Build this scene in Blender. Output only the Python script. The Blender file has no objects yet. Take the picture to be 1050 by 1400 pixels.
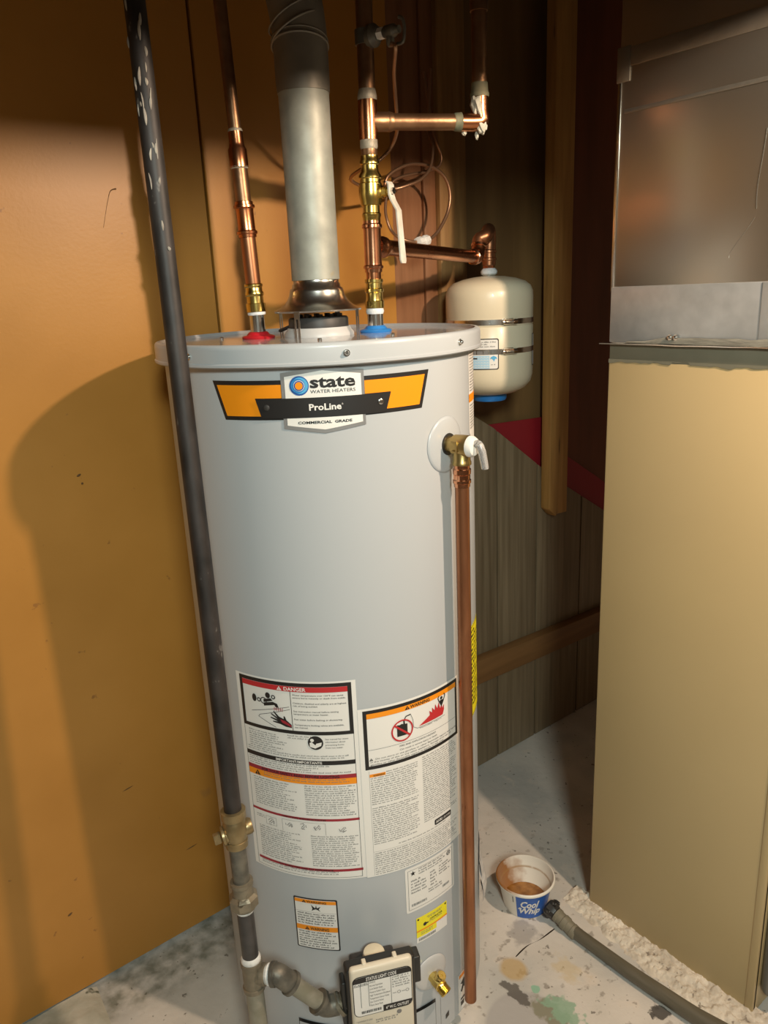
import bpy, bmesh, math, random
from mathutils import Vector, Matrix
from mathutils.geometry import tessellate_polygon
random.seed(4)
S = bpy.context.scene
COL = S.collection
PI = math.pi

# ------------------------------------------------------------------ camera
cam_d = bpy.data.cameras.new('camera'); cam = bpy.data.objects.new('camera', cam_d); COL.objects.link(cam)
cam_d.sensor_fit = 'VERTICAL'; cam_d.sensor_height = 36.0; cam_d.sensor_width = 27.0
cam_d.lens = 1053.95 / 1400 * 36.0
cam_d.clip_start = 0.02
YAW, PITCH, ROLL = 0.6653017, -0.28100683, -0.04602859
fw = Vector((math.sin(YAW)*math.cos(PITCH), math.cos(YAW)*math.cos(PITCH), math.sin(PITCH)))
r0 = fw.cross(Vector((0, 0, 1))).normalized(); u0 = r0.cross(fw)
rt = r0*math.cos(ROLL) + u0*math.sin(ROLL); up = -r0*math.sin(ROLL) + u0*math.cos(ROLL)
M = Matrix((rt, up, -fw)).transposed().to_4x4(); M.translation = Vector((0, 0, 1.55))
cam.matrix_world = M
S.camera = cam

# ------------------------------------------------------------------ world, lights, exposure
w = bpy.data.worlds.new('world'); S.world = w; w.use_nodes = True
w.node_tree.nodes['Background'].inputs[0].default_value = (0.9, 0.8, 0.65, 1)
w.node_tree.nodes['Background'].inputs[1].default_value = 0.004
S.view_settings.view_transform = 'Standard'; S.view_settings.look = 'None'
S.view_settings.exposure = 0.0; S.view_settings.gamma = 1.0; S.view_settings.use_curve_mapping = False

def light(name, kind, loc, power, color, size, target=None):
    d = bpy.data.lights.new(name, kind); d.energy = power; d.color = color
    if kind == 'AREA': d.shape = 'DISK'; d.size = size
    else: d.shadow_soft_size = size
    o = bpy.data.objects.new(name, d); COL.objects.link(o); o.location = loc
    if target: o.rotation_euler = (Vector(target) - Vector(loc)).to_track_quat('-Z', 'Y').to_euler()
    return o
KEY = light('ceiling_bulb_light', 'POINT', (1.15, -0.02, 2.06), 84, (1.0, 0.75, 0.54), 0.028)
FILL = light('room_light', 'AREA', (-0.35, -0.95, 2.3), 43, (0.89, 1.0, 0.92), 0.4, (0.8, 1.3, 0.8))

# ------------------------------------------------------------------ materials
MATS = {}
def mat(name, base=(.5, .5, .5), rough=.5, metal=0.0, vary=None, scale=8, stretch=(1, 1, 1), detail=5, lo=.35, hi=.65,
        bump=0.0, bscale=60, specks=None, coat=0.0, trans=0.0, emit=None, rvar=0.0):
    m = bpy.data.materials.new(name); m.use_nodes = True
    nt = m.node_tree; n = nt.nodes; L = nt.links; b = n['Principled BSDF']
    b.inputs['Base Color'].default_value = (*base, 1); b.inputs['Roughness'].default_value = rough
    b.inputs['Metallic'].default_value = metal; b.inputs['Coat Weight'].default_value = coat
    b.inputs['Transmission Weight'].default_value = trans
    tc = n.new('ShaderNodeTexCoord'); mp = n.new('ShaderNodeMapping'); mp.inputs['Scale'].default_value = stretch
    L.new(tc.outputs['Object'], mp.inputs[0]); src = None
    if vary is not None:
        nz = n.new('ShaderNodeTexNoise'); nz.inputs['Scale'].default_value = scale; nz.inputs['Detail'].default_value = detail
        L.new(mp.outputs[0], nz.inputs[0])
        rp = n.new('ShaderNodeValToRGB'); rp.color_ramp.elements[0].position = lo; rp.color_ramp.elements[1].position = hi
        rp.color_ramp.elements[0].color = (*base, 1); rp.color_ramp.elements[1].color = (*vary, 1)
        L.new(nz.outputs[0], rp.inputs[0]); src = rp.outputs[0]
        if rvar:
            mr = n.new('ShaderNodeMapRange'); mr.inputs[3].default_value = rough - rvar; mr.inputs[4].default_value = rough + rvar
            L.new(nz.outputs[0], mr.inputs[0]); L.new(mr.outputs[0], b.inputs['Roughness'])
    if specks:
        for (sc, thr, colr) in specks:
            nz = n.new('ShaderNodeTexNoise'); nz.inputs['Scale'].default_value = sc; nz.inputs['Detail'].default_value = 3
            L.new(mp.outputs[0], nz.inputs[0])
            rp = n.new('ShaderNodeValToRGB'); rp.color_ramp.elements[0].position = thr; rp.color_ramp.elements[1].position = thr + .04
            L.new(nz.outputs[0], rp.inputs[0])
            mx = n.new('ShaderNodeMix'); mx.data_type = 'RGBA'; L.new(rp.outputs[0], mx.inputs[0])
            if src: L.new(src, mx.inputs[6])
            else: mx.inputs[6].default_value = (*base, 1)
            mx.inputs[7].default_value = (*colr, 1); src = mx.outputs[2]
    if src: L.new(src, b.inputs['Base Color'])
    if bump:
        nz = n.new('ShaderNodeTexNoise'); nz.inputs['Scale'].default_value = bscale; nz.inputs['Detail'].default_value = 4
        L.new(mp.outputs[0], nz.inputs[0]); bp = n.new('ShaderNodeBump'); bp.inputs['Strength'].default_value = bump
        bp.inputs['Distance'].default_value = .004; L.new(nz.outputs[0], bp.inputs['Height']); L.new(bp.outputs[0], b.inputs['Normal'])
    MATS[name] = m; return m

mat('board', (.41, .184, .031), .42, vary=(.475, .218, .042), scale=3, bump=.05, bscale=160, specks=[(38, .73, (.30, .13, .03)), (7, .74, (.36, .17, .045))])
mat('board_edge', (.12, .06, .02), .8)
mat('dark_gap', (.02, .012, .006), .9)
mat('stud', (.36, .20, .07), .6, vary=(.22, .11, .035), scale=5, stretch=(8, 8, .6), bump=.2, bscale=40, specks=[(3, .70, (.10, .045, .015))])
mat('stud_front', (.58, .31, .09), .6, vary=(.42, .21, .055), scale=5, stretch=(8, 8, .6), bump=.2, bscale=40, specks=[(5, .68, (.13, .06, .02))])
mat('plywood', (.30, .135, .06), .6, vary=(.20, .085, .035), scale=4, stretch=(7, 7, .5), bump=.15, bscale=30)
mat('oldply', (.21, .118, .042), .6, vary=(.14, .075, .025), scale=3, stretch=(4, 4, .5), bump=.1, bscale=30)
mat('redwood', (.19, .055, .022), .6, vary=(.13, .038, .014), scale=3, stretch=(4, 4, .5))
mat('panelling', (.29, .215, .13), .55, vary=(.17, .12, .066), scale=7, stretch=(9, 9, .35), detail=8, lo=.3, hi=.7, bump=.15, bscale=25)
mat('rail', (.25, .12, .04), .6, vary=(.17, .08, .026), scale=4, stretch=(.5, 6, 6))
mat('red_paint', (.30, .013, .022), .5)
mat('roomwall', (.16, .13, .10), .8)
mat('ceiling', (.10, .07, .045), .9)
mat('jacket', (.455, .485, .51), .34, bump=.015, bscale=30, coat=.15)
mat('cap_top', (.40, .40, .41), .10, bump=.02, bscale=20)
mat('escutcheon', (.56, .56, .56), .4)
mat('galv', (.40, .41, .36), .55, .35, vary=(.31, .32, .28), scale=26, detail=6, specks=[(9, .66, (.40, .33, .19))], rvar=.12)
mat('galv_dark', (.26, .24, .20), .5, .5, vary=(.19, .175, .145), scale=10)
mat('hood', (.62, .60, .56), .27, 1.0, vary=(.5, .48, .44), scale=120, stretch=(1, 1, 8))
mat('duct', (.45, .42, .365), .29, .92)
mat('duct_low', (.55, .57, .58), .38, .55, vary=(.47, .49, .50), scale=30, specks=[(26, .72, (.12, .12, .11))])
mat('foil_tape', (.30, .275, .235), .4, .8, bump=.3, bscale=50)
mat('bright_steel', (.72, .70, .66), .22, 1.0)
mat('sealant', (.26, .25, .21), .6, vary=(.19, .18, .15), scale=30, stretch=(1, 1, 5), bump=.3, bscale=60)
mat('strip_grey', (.155, .148, .105), .55, vary=(.19, .18, .13), scale=8)
mat('beige', (.53, .40, .205), .42, vary=(.50, .375, .19), scale=2, bump=.02, bscale=50, specks=[(15, .79, (.30, .2, .09))])
mat('grey_door', (.20, .20, .19), .4, .3)
mat('black_iron', (.010, .008, .007), .55, .0, vary=(.032, .026, .024), scale=30, stretch=(1, 1, .5), bump=.10, bscale=80, specks=[(60, .68, (.12, .11, .10))])
mat('scuff', (.42, .39, .33), .6, vary=(.25, .22, .19), scale=60)
mat('dark_iron', (.075, .07, .068), .42, .3, vary=(.05, .046, .044), scale=30)
mat('old_iron', (.11, .105, .09), .5, .5, vary=(.20, .185, .15), scale=45, bump=.3, bscale=70)
mat('fitting', (.20, .175, .13), .45, .55, vary=(.30, .26, .19), scale=35, bump=.3, bscale=60, specks=[(30, .68, (.09, .075, .05))])
mat('olive_brass', (.36, .28, .15), .38, .75, vary=(.27, .20, .10), scale=40, bump=.2, bscale=50)
mat('drip_leg', (.26, .25, .19), .5, .4, vary=(.36, .34, .28), scale=30, bump=.2)
mat('flux', (.46, .45, .37), .7, .0, vary=(.62, .61, .52), scale=60, bump=.5, bscale=90)
mat('pipe_dope', (.80, .80, .78), .5, vary=(.55, .55, .53), scale=60, bump=.4, bscale=90)
mat('copper', (.62, .27, .13), .26, 1.0, vary=(.52, .20, .09), scale=25, rvar=.08)
mat('copper_bright', (.80, .40, .23), .2, 1.0, vary=(.68, .30, .16), scale=25)
mat('copper_dull', (.45, .20, .10), .36, .9, vary=(.30, .125, .06), scale=14, stretch=(3, 3, .6), specks=[(20, .70, (.14, .05, .03))], rvar=.08)
mat('copper_old', (.38, .22, .12), .4, .9, vary=(.24, .13, .07), scale=20, bump=.15)
mat('verdigris', (.12, .15, .10), .7, .3, vary=(.28, .26, .17), scale=40)
mat('solder', (.30, .265, .20), .55, .4, vary=(.46, .42, .34), scale=50, bump=.5, bscale=80)
mat('brass', (.75, .57, .19), .24, 1.0, vary=(.62, .45, .13), scale=30)
mat('brass_dull', (.47, .34, .14), .34, .95, vary=(.40, .28, .10), scale=20)
mat('steel', (.66, .64, .60), .2, 1.0)
mat('thread_tape', (.78, .80, .82), .45, bump=.5, bscale=150)
mat('red_plastic', (.55, .015, .025), .4)
mat('blue_plastic', (.03, .22, .62), .4)
mat('handle_white', (.74, .70, .62), .4, vary=(.55, .50, .42), scale=30)
mat('white', (.80, .78, .74), .45)
mat('label_white', (.80, .79, .76), .4)
mat('print_black', (.015, .014, .014), .45)
mat('print_grey', (.20, .195, .19), .5)
mat('print_red', (.52, .025, .03), .45)
mat('print_dred', (.33, .02, .035), .45)
mat('print_orange', (.90, .295, .008), .4)
mat('print_yellow', (.88, .78, .02), .4)
mat('silver', (.45, .46, .47), .3, .6)
mat('logo_dark', (.02, .10, .36), .4); mat('logo_light', (.10, .42, .72), .4); mat('logo_mid', (.03, .22, .55), .4)
mat('lightblue', (.42, .66, .84), .4)
mat('cream', (.74, .66, .49), .34, coat=.2)
mat('valve_cream', (.72, .655, .53), .4)
mat('black_plastic', (.022, .021, .02), .42)
mat('damper_black', (.04, .038, .037), .5)
mat('clear_plastic', (.75, .75, .75), .12, trans=.75)
mat('hose', (.10, .088, .062), .42, vary=(.13, .115, .085), scale=30, stretch=(3, .3, 3))
mat('hose_band', (.20, .18, .13), .45)
mat('tub_white', (.80, .76, .68), .35)
mat('tub_blue', (.035, .13, .48), .35)
mat('mortar', (.70, .63, .53), .9, vary=(.50, .44, .36), scale=30, bump=.9, bscale=70, specks=[(60, .66, (.25, .21, .17))])
mat('curb', (.40, .38, .30), .85, vary=(.55, .51, .42), scale=14, bump=.6, bscale=50, specks=[(20, .64, (.13, .13, .09))])
mat('wire_copper', (.44, .26, .16), .4, .8)
mat('cable_black', (.02, .02, .02), .5)
mat('paper', (.72, .72, .72), .6, vary=(.55, .55, .56), scale=40, stretch=(1, 1, 3))

def nodes_of(m):
    nt = m.node_tree; return nt, nt.nodes, nt.links, nt.nodes['Principled BSDF']
def blob_mask(nt, pos, c, rad, rough_amt, nscale, soft=.15, axes=(1, 1)):
    n, L = nt.nodes, nt.links
    nz = n.new('ShaderNodeTexNoise'); nz.inputs['Scale'].default_value = nscale; nz.inputs['Detail'].default_value = 5; L.new(pos, nz.inputs[0])
    sub = n.new('ShaderNodeVectorMath'); sub.operation = 'SUBTRACT'; L.new(pos, sub.inputs[0]); sub.inputs[1].default_value = (c[0], c[1], 0)
    mul = n.new('ShaderNodeVectorMath'); mul.operation = 'MULTIPLY'; L.new(sub.outputs[0], mul.inputs[0]); mul.inputs[1].default_value = (1/(rad*axes[0]), 1/(rad*axes[1]), 0)
    ln = n.new('ShaderNodeVectorMath'); ln.operation = 'LENGTH'; L.new(mul.outputs[0], ln.inputs[0])
    ma = n.new('ShaderNodeMath'); ma.operation = 'MULTIPLY_ADD'; L.new(nz.outputs[0], ma.inputs[0]); ma.inputs[1].default_value = rough_amt*2; ma.inputs[2].default_value = -rough_amt
    ad = n.new('ShaderNodeMath'); ad.operation = 'ADD'; L.new(ln.outputs['Value'], ad.inputs[0]); L.new(ma.outputs[0], ad.inputs[1])
    mr = n.new('ShaderNodeMapRange'); mr.inputs[1].default_value = 1 - soft; mr.inputs[2].default_value = 1 + soft; mr.inputs[3].default_value = 1; mr.inputs[4].default_value = 0
    L.new(ad.outputs[0], mr.inputs[0]); return mr.outputs[0]
def over(nt, src, fac, colr, amt=1.0):
    n, L = nt.nodes, nt.links
    mx = n.new('ShaderNodeMix'); mx.data_type = 'RGBA'; L.new(src, mx.inputs[6]); mx.inputs[7].default_value = (*colr, 1)
    if amt < 1:
        m2 = n.new('ShaderNodeMath'); m2.operation = 'MULTIPLY'; L.new(fac, m2.inputs[0]); m2.inputs[1].default_value = amt; fac = m2.outputs[0]
    L.new(fac, mx.inputs[0]); return mx.outputs[2]
def mulmask(nt, a, b):
    m2 = nt.nodes.new('ShaderNodeMath'); m2.operation = 'MULTIPLY'; nt.links.new(a, m2.inputs[0]); nt.links.new(b, m2.inputs[1]); return m2.outputs[0]
def noise_mask(nt, pos, scale, lo, hi, detail=5):
    n, L = nt.nodes, nt.links
    nz = n.new('ShaderNodeTexNoise'); nz.inputs['Scale'].default_value = scale; nz.inputs['Detail'].default_value = detail; L.new(pos, nz.inputs[0])
    mr = n.new('ShaderNodeMapRange'); mr.inputs[1].default_value = lo; mr.inputs[2].default_value = hi; L.new(nz.outputs[0], mr.inputs[0]); return mr.outputs[0]

def concrete():
    m = mat('concrete', (.56, .525, .475), .62, vary=(.66, .61, .555), scale=6, detail=8, bump=.35, bscale=45)
    nt, n, L, b = nodes_of(m)
    pos = n.new('ShaderNodeNewGeometry').outputs['Position']
    src = b.inputs['Base Color'].links[0].from_socket
    src = over(nt, src, noise_mask(nt, pos, 3.5, .50, .62), (.47, .46, .435), .8)
    src = over(nt, src, noise_mask(nt, pos, 17, .60, .68), (.68, .60, .52), .6)
    src = over(nt, src, noise_mask(nt, pos, 48, .66, .70), (.14, .12, .10), .8)
    src = over(nt, src, noise_mask(nt, pos, 90, .70, .73), (.10, .09, .08), .8)
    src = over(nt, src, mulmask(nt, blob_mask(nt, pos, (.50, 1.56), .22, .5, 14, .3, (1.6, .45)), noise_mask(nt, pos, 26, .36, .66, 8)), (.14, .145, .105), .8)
    src = over(nt, src, mulmask(nt, blob_mask(nt, pos, (1.10, .985), .45, .3, 8, .3), noise_mask(nt, pos, 34, .60, .66)), (.20, .17, .14), .6)
    src = over(nt, src, blob_mask(nt, pos, (1.187, 1.035), .035, .9, 40, .2), (.27, .25, .24), .6)
    src = over(nt, src, blob_mask(nt, pos, (1.0, .858), .088, .12, 8, .05), (.42, .40, .385))          # old clean patch
    src = over(nt, src, blob_mask(nt, pos, (1.062, .838), .046, 1.5, 42, .22, (.6, 1.2)), (.22, .21, .14), .85)
    src = over(nt, src, blob_mask(nt, pos, (1.092, .832), .034, 1.4, 50, .15, (.8, 1.3)), (.25, .40, .28), .85)
    src = over(nt, src, blob_mask(nt, pos, (1.088, .908), .011, .6, 50, .1), (.25, .46, .33), .9)
    src = over(nt, src, blob_mask(nt, pos, (1.047, .93), .03, 1.2, 45, .1, (.5, 1.4)), (.07, .06, .05), .8)
    src = over(nt, src, blob_mask(nt, pos, (1.091, .977), .030, .12, 60, .16, (1, 1.1)), (.50, .33, .12), .72)   # rusty ring
    src = over(nt, src, blob_mask(nt, pos, (1.185, .893), .030, 1.4, 40, .3, (.8, 1.2)), (.58, .45, .24), .5)
    src = over(nt, src, blob_mask(nt, pos, (1.245, .692), .018, 1.0, 60, .1), (.05, .045, .04), .9)
    L.new(src, b.inputs['Base Color'])
concrete()

def tub_inside():
    m = mat('tub_inside', (.78, .74, .66), .35); nt, n, L, b = nodes_of(m)
    pos = n.new('ShaderNodeNewGeometry').outputs['Position']
    rgb = n.new('ShaderNodeRGB'); rgb.outputs[0].default_value = (.78, .74, .66, 1); src = rgb.outputs[0]
    src = over(nt, src, mulmask(nt, blob_mask(nt, pos, (1.212, 1.148), .080, .45, 30, .25), noise_mask(nt, pos, 45, .12, .36)), (.30, .108, .012), .95)
    sx = n.new('ShaderNodeSeparateXYZ'); L.new(pos, sx.inputs[0])
    mr = n.new('ShaderNodeMapRange'); mr.inputs[1].default_value = .004; mr.inputs[2].default_value = 0; pass
    a = n.new('ShaderNodeMath'); a.operation = 'SUBTRACT'; L.new(sx.outputs[2], a.inputs[0]); a.inputs[1].default_value = .058
    a2 = n.new('ShaderNodeMath'); a2.operation = 'ABSOLUTE'; L.new(a.outputs[0], a2.inputs[0]); L.new(a2.outputs[0], mr.inputs[0])
    src = over(nt, src, mulmask(nt, mr.outputs[0], noise_mask(nt, pos, 60, .3, .5)), (.35, .19, .06), .8)
    L.new(src, b.inputs['Base Color'])
tub_inside()
def rust_water():
    m = mat('rust_water', (.20, .075, .012), .12, vary=(.40, .19, .05), scale=28, lo=.40, hi=.62, coat=.4)
rust_water()

# ------------------------------------------------------------------ builders
def world_loc(o):
    v = Vector((0, 0, 0))
    while o is not None: v = v + o.location; o = o.parent
    return v
def mesh(name, verts, faces, m, parent=None, smooth=True, matidx=None, angle=40):
    off = world_loc(parent) if parent else Vector((0, 0, 0))
    me = bpy.data.meshes.new(name); me.from_pydata([Vector(v) - off for v in verts], [], faces)
    ms = m if isinstance(m, (list, tuple)) else [m]
    for k in ms: me.materials.append(MATS[k])
    if matidx: me.polygons.foreach_set('material_index', matidx)
    me.polygons.foreach_set('use_smooth', [smooth]*len(me.polygons))
    if smooth:
        me.update()
        try: me.set_sharp_from_angle(angle=math.radians(angle))
        except Exception: pass
    o = bpy.data.objects.new(name, me); COL.objects.link(o); o.parent = parent
    return o
def frommesh(name, bm, m, parent=None, smooth=True, angle=40):
    vs = [v.co.copy() for v in bm.verts]; bm.verts.index_update(); fs = [[v.index for v in f.verts] for f in bm.faces]; bm.free()
    return mesh(name, vs, fs, m, parent, smooth, angle=angle)
def thing(name, loc, label, cat, group=None):
    o = bpy.data.objects.new(name, None); o.empty_display_size = .05; COL.objects.link(o); o.location = loc
    o['label'] = label; o['category'] = cat
    if group: o['group'] = group
    return o
def struct(o): o['kind'] = 'structure'; return o
def lab(o, s): o['label'] = s; return o
def box(name, lo, hi, m, parent=None, bevel=0.0, seg=2, rot=None, about=None):
    bm = bmesh.new(); bmesh.ops.create_cube(bm, size=1)
    for v in bm.verts: v.co = Vector([(lo[i]+hi[i])/2 + v.co[i]*(hi[i]-lo[i]) for i in range(3)])
    if bevel: bmesh.ops.bevel(bm, geom=list(bm.edges), offset=bevel, segments=seg, profile=.5, affect='EDGES')
    if rot is not None:
        for v in bm.verts: v.co = about + rot @ (v.co - about)
    return frommesh(name, bm, m, parent)
def frame_of(d):
    d = Vector(d).normalized(); a = Vector((0, 0, 1)) if abs(d.z) < .9 else Vector((1, 0, 0))
    x = a.cross(d).normalized(); y = d.cross(x); return x, y, d
def lathe(name, o, axis, prof, m, parent=None, seg=28, closed=False, matfn=None, hexsides=0, angle=40):
    """prof: (distance along axis, radius) list."""
    o = Vector(o); x, y, d = frame_of(axis); vs = []; fs = []; mi = []
    n = hexsides or seg
    for (t, r) in prof:
        for k in range(n):
            a = 2*PI*k/n; vs.append(o + d*t + (x*math.cos(a) + y*math.sin(a))*r)
    for i in range(len(prof)-1):
        for k in range(n):
            a, b = i*n+k, i*n+(k+1) % n; fs.append((a, b, b+n, a+n)); mi.append(matfn(i) if matfn else 0)
    if not closed:
        if prof[0][1] > 1e-6: fs.append(tuple(range(n-1, -1, -1))); mi.append(matfn(0) if matfn else 0)
        if prof[-1][1] > 1e-6: fs.append(tuple((len(prof)-1)*n+k for k in range(n))); mi.append(matfn(len(prof)-2) if matfn else 0)
    return mesh(name, vs, fs, m, parent, True, mi, angle)
def ellipse_path(pts, sub=6):
    pts = [Vector(p) for p in pts]; out = []
    for i in range(len(pts)-1):
        p0 = pts[max(i-1, 0)]; p1 = pts[i]; p2 = pts[i+1]; p3 = pts[min(i+2, len(pts)-1)]
        for k in range(sub):
            t = k/sub; out.append(.5*((2*p1) + (p2-p0)*t + (2*p0-5*p1+4*p2-p3)*t*t + (-p0+3*p1-3*p2+p3)*t**3))
    out.append(pts[-1]); return out
def tube(name, pts, r, m, parent=None, seg=14, smoothpath=True, sub=6, rfun=None, caps=True, angle=50):
    P = ellipse_path(pts, sub) if smoothpath else [Vector(p) for p in pts]
    n = len(P); T = []
    for i in range(n):
        T.append((P[min(i+1, n-1)] - P[max(i-1, 0)]).normalized())
    x, y, d = frame_of(T[0]); vs = []; fs = []
    for i in range(n):
        x = (x - T[i]*x.dot(T[i])).normalized(); y = T[i].cross(x)
        rr = rfun(i/(n-1)) if rfun else (r if not isinstance(r, (list, tuple)) else r[0] + (r[1]-r[0])*i/(n-1))
        for k in range(seg):
            a = 2*PI*k/seg; vs.append(P[i] + (x*math.cos(a) + y*math.sin(a))*rr)
    for i in range(n-1):
        for k in range(seg):
            a, b = i*seg+k, i*seg+(k+1) % seg; fs.append((a, b, b+seg, a+seg))
    if caps: fs.append(tuple(range(seg-1, -1, -1))); fs.append(tuple((n-1)*seg+k for k in range(seg)))
    return mesh(name, vs, fs, m, parent, True, None, angle)
def prism(name, poly, o, ax, ay, depth, m, parent=None, bevel=0):
    """poly in (ax, ay) plane at o, extruded along ax x ay by depth."""
    o = Vector(o); ax = Vector(ax).normalized(); ay = Vector(ay).normalized(); az = ax.cross(ay)
    bm = bmesh.new(); vs = [bm.verts.new(o + ax*p[0] + ay*p[1]) for p in poly]; f = bm.faces.new(vs)
    r = bmesh.ops.extrude_face_region(bm, geom=[f])
    for v in [g for g in r['geom'] if isinstance(g, bmesh.types.BMVert)]: v.co += az*depth
    bmesh.ops.recalc_face_normals(bm, faces=list(bm.faces))
    if bevel: bmesh.ops.bevel(bm, geom=list(bm.edges), offset=bevel, segments=2, profile=.5, affect='EDGES')
    return frommesh(name, bm, m, parent)

# ---- flat print laid on a cylinder or on a plane
class Cyl:
    def __init__(self, c, r, th0): self.c = c; self.r = r; self.th0 = th0
    def p(self, s, z, off=0.0):
        a = self.th0 + s/self.r; R = self.r + off
        return Vector((self.c[0] + R*math.cos(a), self.c[1] + R*math.sin(a), z))
    curved = True
class Plane:
    def __init__(self, o, ax, ay): self.o = Vector(o); self.ax = Vector(ax).normalized(); self.ay = Vector(ay).normalized(); self.n = self.ax.cross(self.ay)
    def p(self, s, z, off=0.0): return self.o + self.ax*s + self.ay*z + self.n*off
    curved = False
LAYER = .00045
def decal(name, surf, polys, layer, m, parent, step=.012, base=.0006):
    bm = bmesh.new()
    for poly in polys:
        tris = tessellate_polygon([[Vector((q[0], q[1], 0)) for q in poly]])
        vs = [bm.verts.new((q[0], q[1], 0)) for q in poly]
        for t in tris:
            if len(set(t)) == 3:
                try: bm.faces.new([vs[i] for i in t])
                except ValueError: pass
    if surf.curved and step:
        s0 = min(v.co.x for v in bm.verts); s1 = max(v.co.x for v in bm.verts)
        k = math.floor(s0/step) + 1
        while k*step < s1:
            bmesh.ops.bisect_plane(bm, geom=list(bm.verts)+list(bm.edges)+list(bm.faces), plane_co=(k*step, 0, 0), plane_no=(1, 0, 0)); k += 1
    off = base + LAYER*layer
    for v in bm.verts: v.co = surf.p(v.co.x, v.co.y, off)
    for f in bm.faces: f.normal_update()
    return frommesh(name, bm, m, parent, True)
def rect(s0, s1, z0, z1): return [(s0, z0), (s1, z0), (s1, z1), (s0, z1)]
def rrect(s0, s1, z0, z1, r, n=4):
    out = []
    for cx, cz, a0 in ((s1-r, z1-r, 0), (s0+r, z1-r, 90), (s0+r, z0+r, 180), (s1-r, z0+r, 270)):
        for k in range(n+1):
            a = math.radians(a0 + 90*k/n); out.append((cx + r*math.cos(a), cz + r*math.sin(a)))
    return out
def disc(cx, cz, r, n=28, rz=None): return [(cx + r*math.cos(2*PI*k/n), cz + (rz or r)*math.sin(2*PI*k/n)) for k in range(n)]
def ring(cx, cz, r1, r2, n=32):
    o = []
    for k in range(n):
        a, b = 2*PI*k/n, 2*PI*(k+1)/n
        o.append([(cx + r1*math.cos(a), cz + r1*math.sin(a)), (cx + r2*math.cos(a), cz + r2*math.sin(a)), (cx + r2*math.cos(b), cz + r2*math.sin(b)), (cx + r1*math.cos(b), cz + r1*math.sin(b))])
    return o
def frame(s0, s1, z0, z1, t):
    return [rect(s0, s1, z1-t, z1), rect(s0, s1, z0, z0+t), rect(s0, s0+t, z0+t, z1-t), rect(s1-t, s1, z0+t, z1-t)]
def line(a, b, t):
    d = Vector((b[0]-a[0], b[1]-a[1])).normalized(); n = Vector((-d.y, d.x))*t/2
    return [(a[0]-n.x, a[1]-n.y), (b[0]-n.x, b[1]-n.y), (b[0]+n.x, b[1]+n.y), (a[0]+n.x, a[1]+n.y)]
def textmesh(s, bold=0.0, shear=0.0):
    cu = bpy.data.curves.new('lettering', 'FONT'); cu.body = s; cu.offset = bold; cu.shear = shear; cu.resolution_u = 2
    ob = bpy.data.objects.new('lettering', cu); COL.objects.link(ob); dg = bpy.context.evaluated_depsgraph_get()
    me = bpy.data.meshes.new_from_object(ob.evaluated_get(dg)); vs = [v.co.copy() for v in me.vertices]; fs = [tuple(p.vertices) for p in me.polygons]
    bpy.data.objects.remove(ob); bpy.data.curves.remove(cu); bpy.data.meshes.remove(me); return vs, fs
def text(name, surf, s, box_, layer, m, parent, bold=0.0, shear=0.0, arc=0.0, base=.0006):
    vs, fs = textmesh(s, bold, shear); x0 = min(v.x for v in vs); x1 = max(v.x for v in vs); y0 = min(v.y for v in vs); y1 = max(v.y for v in vs)
    s0, s1, z0, z1 = box_; off = base + LAYER*layer
    out = [surf.p(s0 + (v.x-x0)/(x1-x0)*(s1-s0), z0 + (v.y-y0)/(y1-y0)*(z1-z0) + arc*((v.x-x0)/(x1-x0)-.5), off) for v in vs]
    return mesh(name, out, fs, m, parent, False)
def lines_text(name, surf, lines, s0, s1, z1, pitch, h, layer, m, parent, bold=0.0, wmax=None):
    """real lines of print sharing one scale, joined into one part"""
    V = []; F = []; off = .0006 + LAYER*layer
    meshes = [textmesh(t, bold) for t in lines]; W = max(v.x for a in meshes for v in a[0]); k = (s1-s0)/W
    for i, (vs, fs) in enumerate(meshes):
        b = len(V); V += [surf.p(s0 + v.x*k, z1 - h - i*pitch + v.y*h/.72, off) for v in vs]; F += [tuple(q+b for q in f) for f in fs]
    return mesh(name, V, F, m, parent, False)
def small_print(surf, blocks, layer, parent, m='print_grey'):
    """print too small to read: rows of tiny letter strokes"""
    V = []; F = []; off = .0006 + LAYER*layer
    for (s0, s1, z0, z1, pitch, ragged) in blocks:
        z = z1
        while z - pitch*.5 > z0:
            s = s0; end = s1 - (random.random()**2*ragged*(s1-s0)); h = pitch*.50
            while s < end:
                wl = random.randint(2, 9)
                for k in range(wl):
                    cw = pitch*random.uniform(.26, .42); hh = h*random.choice((.75, .75, .8, 1.15))
                    if s + cw > end: break
                    b = len(V); V += [surf.p(s, z-h, off), surf.p(s+cw*.62, z-h, off), surf.p(s+cw*.62, z-h+hh, off), surf.p(s, z-h+hh, off)]
                    F.append((b, b+1, b+2, b+3)); s += cw
                s += pitch*.38
            z -= pitch
    o = mesh('small_print', V, F, m, parent, False); o['kind'] = 'stuff'; return o
def warn_tri(surf, c, w, h, layer, parent, m1='print_black', m2='print_orange'):
    decal('warning_triangle', surf, [[(c[0]-w/2, c[1]), (c[0]+w/2, c[1]), (c[0], c[1]+h)]], layer, m1, parent)
    decal('exclamation_mark', surf, [rect(c[0]-w*.05, c[0]+w*.05, c[1]+h*.3, c[1]+h*.68), rect(c[0]-w*.05, c[0]+w*.05, c[1]+h*.1, c[1]+h*.2)], layer+1, m2, parent)

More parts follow.
